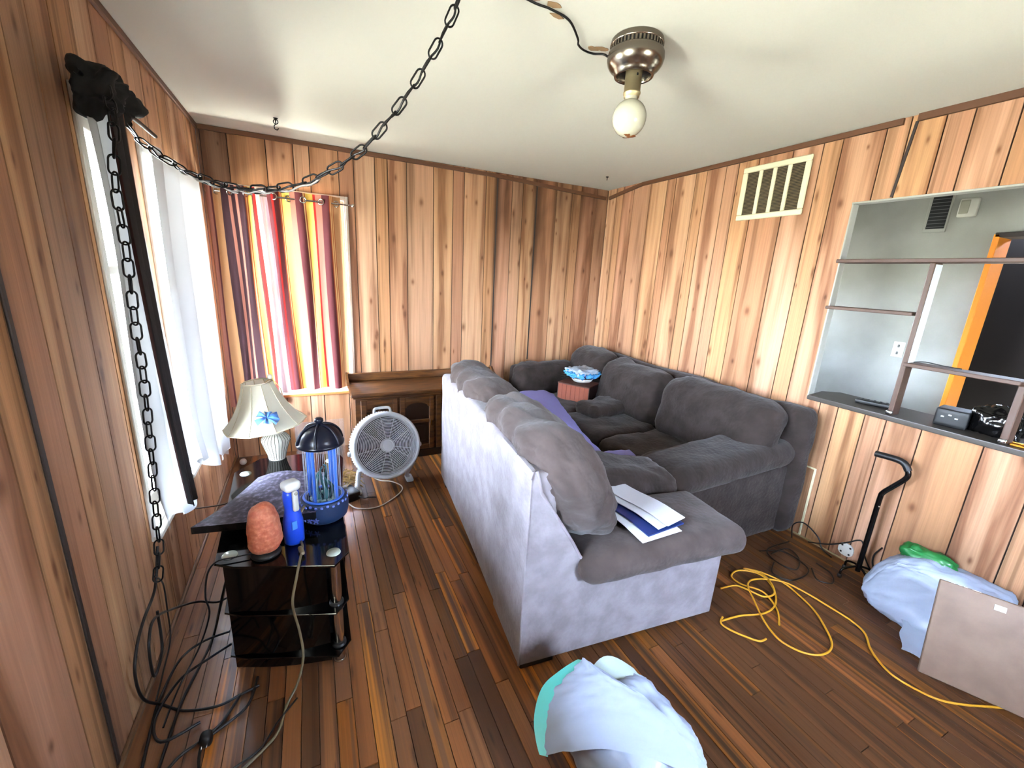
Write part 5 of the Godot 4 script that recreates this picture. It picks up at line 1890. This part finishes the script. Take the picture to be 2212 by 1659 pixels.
	tube(st, spline([Vector3(0.02, 0.454, 1.66), Vector3(0.03, 0.36, 1.47), Vector3(0.06, 0.27, 1.30), Vector3(0.12, 0.23, 1.22), Vector3(0.20, 0.25, 1.24), Vector3(0.30, 0.20, 1.34), Vector3(0.34, 0.05, 1.40), Vector3(0.35, 0.008, 1.42)], 8), 0.004, 6)
	tag(obj("antenna_cable", st, mat(Color(0.30, 0.25, 0.22), 0.5)), "brownish cable running from the narrow window's sill towards the glass stand", "cable")
	# dark cables by the left wall
	var labs := ["black cable looping down the panelled wall and along the floor behind the stand", "black cable coil standing against the panelled wall beside the hanging chain's end", "thin black cable hanging straight down the wall under the chain", "black cable running from the stand's shelf straight towards the viewer", "black cable curving from under the stand to the wall", "black cable trailing along the bottom of the view from the stand", "thin black cable lying by the stand's near foot", "black cable bending round the plug on the dark floor", "black cord over the stand's near left corner down to the floor", "black cable from the stand's lowest shelf to the wall"]
	var paths := [
		[Vector3(0.035, 0.468, 1.945), Vector3(0.035, 0.347, 2.035), Vector3(0.035, 0.323, 2.175), Vector3(0.035, 0.287, 2.261), Vector3(0.035, 0.219, 2.307), Vector3(0.035, 0.098, 2.287), Vector3(0.063, 0.008, 2.243), Vector3(0.143, 0.008, 2.300), Vector3(0.242, 0.008, 2.324), Vector3(0.311, 0.008, 2.306), Vector3(0.369, 0.008, 2.290)],
		[Vector3(0.27, 0.09, 1.80), Vector3(0.166, 0.03, 1.782), Vector3(0.080, 0.03, 1.748), Vector3(0.035, 0.118, 1.873), Vector3(0.035, 0.252, 2.084), Vector3(0.035, 0.231, 2.162), Vector3(0.035, 0.153, 2.187), Vector3(0.035, 0.076, 2.174), Vector3(0.035, 0.104, 2.075), Vector3(0.035, 0.257, 2.054)],
		[Vector3(0.06, 0.44, 2.10), Vector3(0.035, 0.307, 1.958), Vector3(0.035, 0.179, 1.963), Vector3(0.035, 0.063, 1.985), Vector3(0.035, 0.02, 2.105), Vector3(0.04, 0.008, 2.218)],
		[Vector3(0.24, 0.26, 1.90), Vector3(0.20, 0.12, 1.88), Vector3(0.170, 0.008, 2.00), Vector3(0.128, 0.008, 2.229), Vector3(0.118, 0.008, 2.366), Vector3(0.109, 0.008, 2.60)],
		[Vector3(0.246, 0.07, 2.039), Vector3(0.147, 0.04, 2.023), Vector3(0.079, 0.02, 2.064), Vector3(0.052, 0.008, 2.198), Vector3(0.053, 0.008, 2.305), Vector3(0.07, 0.008, 2.50)],
		[Vector3(0.50, 0.009, 2.40), Vector3(0.440, 0.009, 2.469), Vector3(0.391, 0.009, 2.544), Vector3(0.304, 0.009, 2.584), Vector3(0.22, 0.009, 2.66)],
		[Vector3(0.36, 0.008, 2.25), Vector3(0.339, 0.008, 2.36), Vector3(0.26, 0.008, 2.42), Vector3(0.16, 0.008, 2.47), Vector3(0.11, 0.008, 2.56)],
		[Vector3(0.311, 0.008, 2.306), Vector3(0.267, 0.008, 2.395), Vector3(0.222, 0.008, 2.442), Vector3(0.226, 0.008, 2.530), Vector3(0.27, 0.008, 2.60)],
		[Vector3(0.40, 0.513, 2.190), Vector3(0.33, 0.512, 2.192), Vector3(0.272, 0.508, 2.190), Vector3(0.240, 0.47, 2.195), Vector3(0.225, 0.38, 2.20), Vector3(0.215, 0.26, 2.15), Vector3(0.16, 0.10, 2.12), Vector3(0.10, 0.01, 2.20), Vector3(0.09, 0.008, 2.34)],
		[Vector3(0.26, 0.06, 2.10), Vector3(0.18, 0.035, 2.12), Vector3(0.10, 0.016, 2.16), Vector3(0.06, 0.016, 2.30), Vector3(0.10, 0.016, 2.40), Vector3(0.20, 0.012, 2.37)]]
	for k in paths.size():
		st = S()
		tube(st, spline(paths[k], 8), 0.0048 if k % 3 != 2 else 0.0032, 6)
		tag(obj("black_cable", st, M.rubber), labs[k], "cable", "black cables between the left wall and the stand")
	var pl := thing("black_plug", "round black plug lying among the cables on the dark floor", "plug", Vector3(0.232, 0, 2.45))
	st = S()
	rbox(st, Vector3(0, 0.022, 0), Vector3(0.036, 0.044, 0.04), 0.014, 6)
	obj("cap", st, M.rubber, pl)
	for s in [-1.0, 1.0]:
		st = S()
		cbox(st, Vector3(s * 0.007, 0.022, 0.027), Vector3(0.002, 0.007, 0.016), 0.0)
		obj("prong", st, M.chrome, pl)

# ---------------------------------------------------------------- floor things, right and near
func build_near_side() -> void:
	var st := S()
	var t := thing("walking_cane", "black offset handle walking cane with a small four footed base against the wall", "cane", Vector3(3.335, 0, 2.818))
	var o3 := Vector3(3.335, 0, 2.818)
	var shaft := mat(Color(0.03, 0.03, 0.032), 0.25, 0.3)
	var p := spline([Vector3(3.335, 0.045, 2.818), Vector3(3.333, 0.30, 2.820), Vector3(3.33, 0.50, 2.822), Vector3(3.33, 0.54, 2.828), Vector3(3.33, 0.585, 2.855), Vector3(3.33, 0.655, 2.898), Vector3(3.33, 0.69, 2.902), Vector3(3.33, 0.718, 2.886)], 6)
	for k in p.size():
		p[k] -= o3
	tube(st, p, 0.0125, 12)
	obj("shaft", st, shaft, t)
	st = S()
	p = spline([Vector3(3.33, 0.700, 2.899), Vector3(3.33, 0.728, 2.880), Vector3(3.33, 0.738, 2.85), Vector3(3.33, 0.737, 2.80), Vector3(3.33, 0.733, 2.752)], 6)
	for k in p.size():
		p[k] -= o3
	tube(st, p, 0.0165, 12)
	obj("grip", st, M.rubber, t)
	st = S()
	rbox(st, Vector3(-0.008, 0.46, 0.010), Vector3(0.012, 0.012, 0.012), 0.0055, 5)
	obj("height_button", st, M.chrome, t)
	for k in 4:
		st = S()
		var a := TAU * k / 4.0 + 0.5
		var e := Vector3(cos(a) * 0.085 - 0.01, 0.012, sin(a) * 0.085)
		tube(st, spline([Vector3(0, 0.075, 0), Vector3(cos(a) * 0.04, 0.068, sin(a) * 0.04), Vector3(e.x * 0.95, 0.05, e.z * 0.95), e], 5), 0.006, 8)
		obj("leg", st, shaft, t)
		st = S()
		lathe(st, [Vector2(0.0, 0.0), Vector2(0.012, 0.0), Vector2(0.012, 0.016), Vector2(0.008, 0.022), Vector2(0.0, 0.022)], 12, Transform3D(Basis(), Vector3(e.x, 0, e.z)))
		obj("rubber_tip", st, M.rubber, t)
	# outlet plate, star shaped
	t = thing("outlet_plate", "small white scalloped outlet plate low on the wall beside the cane", "outlet", Vector3(W, 0.072, 2.697))
	st = S()
	var poly := []
	for k in 32:
		var a := TAU * k / 32.0
		var rr := 0.030 + 0.010 * absf(cos(a * 2.0 + PI * 0.0)) * (1.0 if absf(cos(a * 2.0)) > 0.5 else 0.6)
		if absf(sin(2.0 * a)) > 0.7:
			rr = 0.042
		poly.append(Vector2(cos(a) * rr, sin(a) * rr))
	prism(st, poly, func(q, x): return Vector3(x, q.y, q.x), -0.008, 0.0)
	obj("plate", st, M.white_paint, t)
	for k in 4:
		st = S()
		var a := TAU * k / 4.0 + PI / 4
		rbox(st, Vector3(-0.009, sin(a) * 0.03, cos(a) * 0.03), Vector3(0.004, 0.010, 0.010), 0.0018, 4)
		obj("hole_plug", st, M.black, t)
	# cables along the right wall
	var wpaths := [
		[Vector3(3.065, 0.008, 2.50), Vector3(3.212, 0.008, 2.503), Vector3(3.188, 0.008, 2.588), Vector3(3.065, 0.008, 2.650), Vector3(3.022, 0.008, 2.569), Vector3(3.08, 0.008, 2.464), Vector3(3.30, 0.008, 2.46)],
		[Vector3(3.36, 0.008, 2.44), Vector3(3.419, 0.064, 2.40), Vector3(3.425, 0.110, 2.455), Vector3(3.425, 0.069, 2.549), Vector3(3.42, 0.012, 2.589), Vector3(3.39, 0.008, 2.66)],
		[Vector3(3.407, 0.012, 2.513), Vector3(3.425, 0.061, 2.618), Vector3(3.425, 0.131, 2.704), Vector3(3.425, 0.170, 2.743), Vector3(3.425, 0.175, 2.770), Vector3(3.425, 0.106, 2.795), Vector3(3.425, 0.053, 2.828), Vector3(3.42, 0.02, 2.865)],
		[Vector3(3.02, 0.009, 2.455), Vector3(3.16, 0.009, 2.52), Vector3(3.13, 0.009, 2.68), Vector3(2.95, 0.009, 2.70), Vector3(2.90, 0.009, 2.62), Vector3(3.0, 0.009, 2.56)],
		[Vector3(3.24, 0.009, 2.66), Vector3(3.22, 0.009, 2.75), Vector3(3.14, 0.009, 2.80), Vector3(3.09, 0.009, 2.75), Vector3(3.16, 0.009, 2.68)],
		[Vector3(3.425, 0.20, 2.86), Vector3(3.425, 0.13, 2.835), Vector3(3.425, 0.06, 2.85), Vector3(3.42, 0.015, 2.91), Vector3(3.38, 0.008, 2.93)]]
	var wl := ["black cable coiled on the floor just off the big sofa's near end", "black cable arching up the wall by the pale access panel edge", "black cable stapled over the outlet plate and falling beside the cane", "wide loop of black cable on the dark floor by the sofa", "small ring of black cable on the floor near the cane's foot", "short black cable curling down the wall just right of the cane"]
	for k in wpaths.size():
		st = S()
		tube(st, spline(wpaths[k], 8), 0.0042, 6)
		tag(obj("wall_cable", st, M.rubber), wl[k], "cable", "black cables along the right wall")
	# yellow extension cord
	t = thing("yellow_cord", "long yellow extension cord coiled beside the small sofa and running under the board", "cord")
	var ym := mat(Color(0.86, 0.63, 0.17), 0.45)
	var ys := [
		[Vector3(2.324, 0.008, 2.75), Vector3(2.442, 0.008, 2.764), Vector3(2.566, 0.008, 2.798), Vector3(2.682, 0.008, 2.780), Vector3(2.786, 0.008, 2.698), Vector3(2.820, 0.008, 2.595), Vector3(2.734, 0.008, 2.529), Vector3(2.651, 0.008, 2.549), Vector3(2.644, 0.010, 2.612), Vector3(2.697, 0.010, 2.681), Vector3(2.696, 0.009, 2.734), Vector3(2.647, 0.008, 2.815), Vector3(2.567, 0.008, 2.875)],
		[Vector3(2.50, 0.017, 2.60), Vector3(2.600, 0.017, 2.617), Vector3(2.639, 0.017, 2.683), Vector3(2.666, 0.017, 2.729), Vector3(2.740, 0.016, 2.734), Vector3(2.802, 0.016, 2.674), Vector3(2.825, 0.016, 2.600), Vector3(2.77, 0.015, 2.535), Vector3(2.838, 0.012, 2.592), Vector3(2.879, 0.010, 2.689), Vector3(2.866, 0.008, 2.784), Vector3(2.828, 0.008, 2.887), Vector3(2.756, 0.008, 2.981), Vector3(2.693, 0.008, 3.039), Vector3(2.629, 0.008, 3.060), Vector3(2.561, 0.008, 3.050), Vector3(2.510, 0.008, 3.011), Vector3(2.480, 0.010, 2.947), Vector3(2.488, 0.014, 2.886), Vector3(2.526, 0.016, 2.813), Vector3(2.590, 0.018, 2.726), Vector3(2.670, 0.018, 2.633), Vector3(2.762, 0.016, 2.625), Vector3(2.879, 0.012, 2.689), Vector3(2.920, 0.008, 2.788), Vector3(2.931, 0.008, 2.896), Vector3(2.934, 0.008, 2.999), Vector3(2.909, 0.008, 3.066), Vector3(2.834, 0.008, 3.123), Vector3(2.787, 0.008, 3.180), Vector3(2.762, 0.008, 3.241), Vector3(2.776, 0.008, 3.313), Vector3(2.809, 0.008, 3.373), Vector3(2.873, 0.008, 3.420), Vector3(2.959, 0.008, 3.465), Vector3(3.064, 0.008, 3.52)],
		[Vector3(2.429, 0.008, 2.904), Vector3(2.386, 0.008, 2.900), Vector3(2.349, 0.008, 2.858), Vector3(2.314, 0.008, 2.80), Vector3(2.309, 0.008, 2.76), Vector3(2.35, 0.008, 2.735)]]
	for k in 3:
		st = S()
		tube(st, spline(ys[k], 8), 0.0046, 8)
		obj("cord_run", st, ym, t)
	# bags
	var white := mat(Color(0.74, 0.79, 0.88), 0.32)
	white.backlight_enabled = true
	white.backlight = Color(0.35, 0.35, 0.35)
	var creases := func(p0: Vector3, k: float) -> float:
		var a := wrinkle.get_noise_3d(p0.x * 9.0 + k, p0.y * 9.0, p0.z * 9.0)
		var b := absf(wrinkle.get_noise_3d(p0.x * 20.0 + k, p0.y * 12.0, p0.z * 20.0))
		return 0.016 * a - 0.012 * b
	t = thing("white_bag", "white plastic bag with a teal drawstring edge in front, standing before the small sofa", "bag", Vector3(1.46, 0, 3.10))
	st = S()
	rbox(st, Vector3(0.02, 0.145, -0.005), Vector3(0.38, 0.29, 0.40), 0.13, 34, func(q: Vector3, d: Vector3) -> Vector3:
		var w: Vector3 = q + d * creases.call(q, 3.0)
		w.x *= 1.0 - 0.20 * smoothstep(-0.1, 0.14, q.y)
		w.z *= 1.0 - 0.12 * smoothstep(-0.1, 0.14, q.y)
		w.y = maxf(w.y, -0.143)
		return w)
	obj("body", st, white, t)
	var o3b := Vector3(1.46, 0, 3.10)
	var lip := spline([Vector3(1.195, 0.145, 3.005), Vector3(1.225, 0.185, 2.945), Vector3(1.285, 0.232, 2.895), Vector3(1.350, 0.262, 2.880), Vector3(1.405, 0.292, 2.878)], 6)
	var fold := spline([Vector3(1.52, 0.262, 3.30), Vector3(1.535, 0.285, 3.20), Vector3(1.525, 0.297, 3.11), Vector3(1.480, 0.302, 3.02), Vector3(1.405, 0.294, 2.880)], 6)
	st = S()
	drape(st, lip.size() - 1, 16, func(u, v):
		var k := int(round(u * (lip.size() - 1)))
		var q: Vector3 = lip[k].lerp(fold[k], v)
		q.y += 0.055 * sin(v * PI) * (1.0 - u) + 0.012 * sin(v * PI) + 0.008 * wrinkle.get_noise_2d(u * 7.0, v * 7.0)
		return q - o3b)
	obj("flap", st, white, t)
	st = S()
	var teal := mat(Color(0.38, 0.80, 0.75), 0.35)
	teal.backlight_enabled = true
	teal.backlight = Color(0.5, 0.5, 0.5)
	drape(st, lip.size() - 1, 5, func(u, v):
		var k := int(round(u * (lip.size() - 1)))
		var q: Vector3 = lip[k]
		return q - o3b + Vector3(-0.030, -0.006, -0.026) * (1.0 - v) * (0.35 + 0.65 * sin(u * PI)) + Vector3(0.008, 0.004, 0.010) * v)
	obj("drawstring_edge", st, teal, t)
	st = S()
	var teal2 := mat(Color(0.70, 0.76, 0.74), 0.4)
	drape(st, 10, 6, func(u, v):
		return Vector3(1.42 + 0.15 * u, 0.265 + 0.030 * sin(u * PI) * (1.0 - v), 2.905 - 0.030 * sin(u * PI) * (1.0 - v) + 0.05 * v + 0.05 * u) - o3b)
	obj("back_flap", st, teal2, t)
	t = thing("plastic_bag", "white plastic bag slumped against the right wall behind the leaning board", "bag", Vector3(3.245, 0, 3.14))
	st = S()
	rbox(st, Vector3(0.01, 0.15, 0.0), Vector3(0.37, 0.30, 0.46), 0.13, 30, func(q: Vector3, d: Vector3) -> Vector3:
		var w: Vector3 = q + d * (creases.call(q, 17.0) + 0.02 * wrinkle.get_noise_3d(q.x * 4.0, q.y * 4.0, q.z * 4.0))
		w.x *= 1.0 - 0.25 * smoothstep(-0.1, 0.14, q.y)
		w.x += 0.10 * smoothstep(-0.12, 0.14, q.y)
		w.z += 0.05 * q.y / 0.15
		w.y = maxf(w.y, -0.148)
		w.x = minf(w.x, 0.205)
		return w)
	obj("body", st, white, t)
	st = S()
	drape(st, 12, 10, func(u, v): return Vector3(-0.17 - 0.11 * v + 0.02 * sin(u * 5.0), 0.07 * (1.0 - v) + 0.008, -0.02 + 0.15 * u + 0.06 * v + 0.006 * sin(v * 9.0)))
	obj("trailing_corner", st, white, t)
	st = S()
	rbox(st, Vector3.ZERO, Vector3(0.10, 0.10, 0.21), 0.045, 14, func(q: Vector3, d: Vector3) -> Vector3: return q + d * 0.022 * wrinkle.get_noise_3d(q.x * 18.0, q.y * 18.0, q.z * 18.0))
	var gb := mat(Color(0.03, 0.46, 0.20), 0.25)
	gb.clearcoat_enabled = true
	var o := obj("green_bag", st, gb)
	o.position = Vector3(3.385, 0.27, 3.055)
	tag(o, "crumpled green plastic bag behind the white bag at the right wall", "bag")
	# board
	t = thing("leaning_board", "flat tan wooden board leaning back against the white bag at the right edge", "board", Vector3(2.893, 0.0, 3.269))
	var bx := Vector3(0.136, 0, 0.274).normalized()
	var upv := (Vector3(3.0, 0.40, 3.204) - Vector3(2.893, 0.03, 3.269))
	upv = (upv - bx * upv.dot(bx)).normalized()
	var bn := bx.cross(upv)
	var bs := Basis(bx, upv, bn)
	st = S()
	cbox(st, bs * Vector3(0.36, 0.205, 0) + Vector3(0, 0.006, 0), Vector3(0.72, 0.405, 0.018), 0.003, bs)
	obj("panel", st, M.board_tan, t)
	st = S()
	cbox(st, bs * Vector3(0.18, 0.372, 0.0100 if bn.z > 0 else -0.0100) + Vector3(0, 0.006, 0), Vector3(0.034, 0.022, 0.002), 0.0005, bs)
	obj("white_sticker", st, M.white_paint, t)
	st = S()
	for k in 5:
		cbox(st, bs * Vector3(0.04 + k * 0.02 + 0.008 * sin(k * 3.0), 0.4085, 0.002) + Vector3(0, 0.006, 0), Vector3(0.012, 0.003, 0.006), 0.0, bs)
	obj("chipped_edge", st, M.white_paint, t)
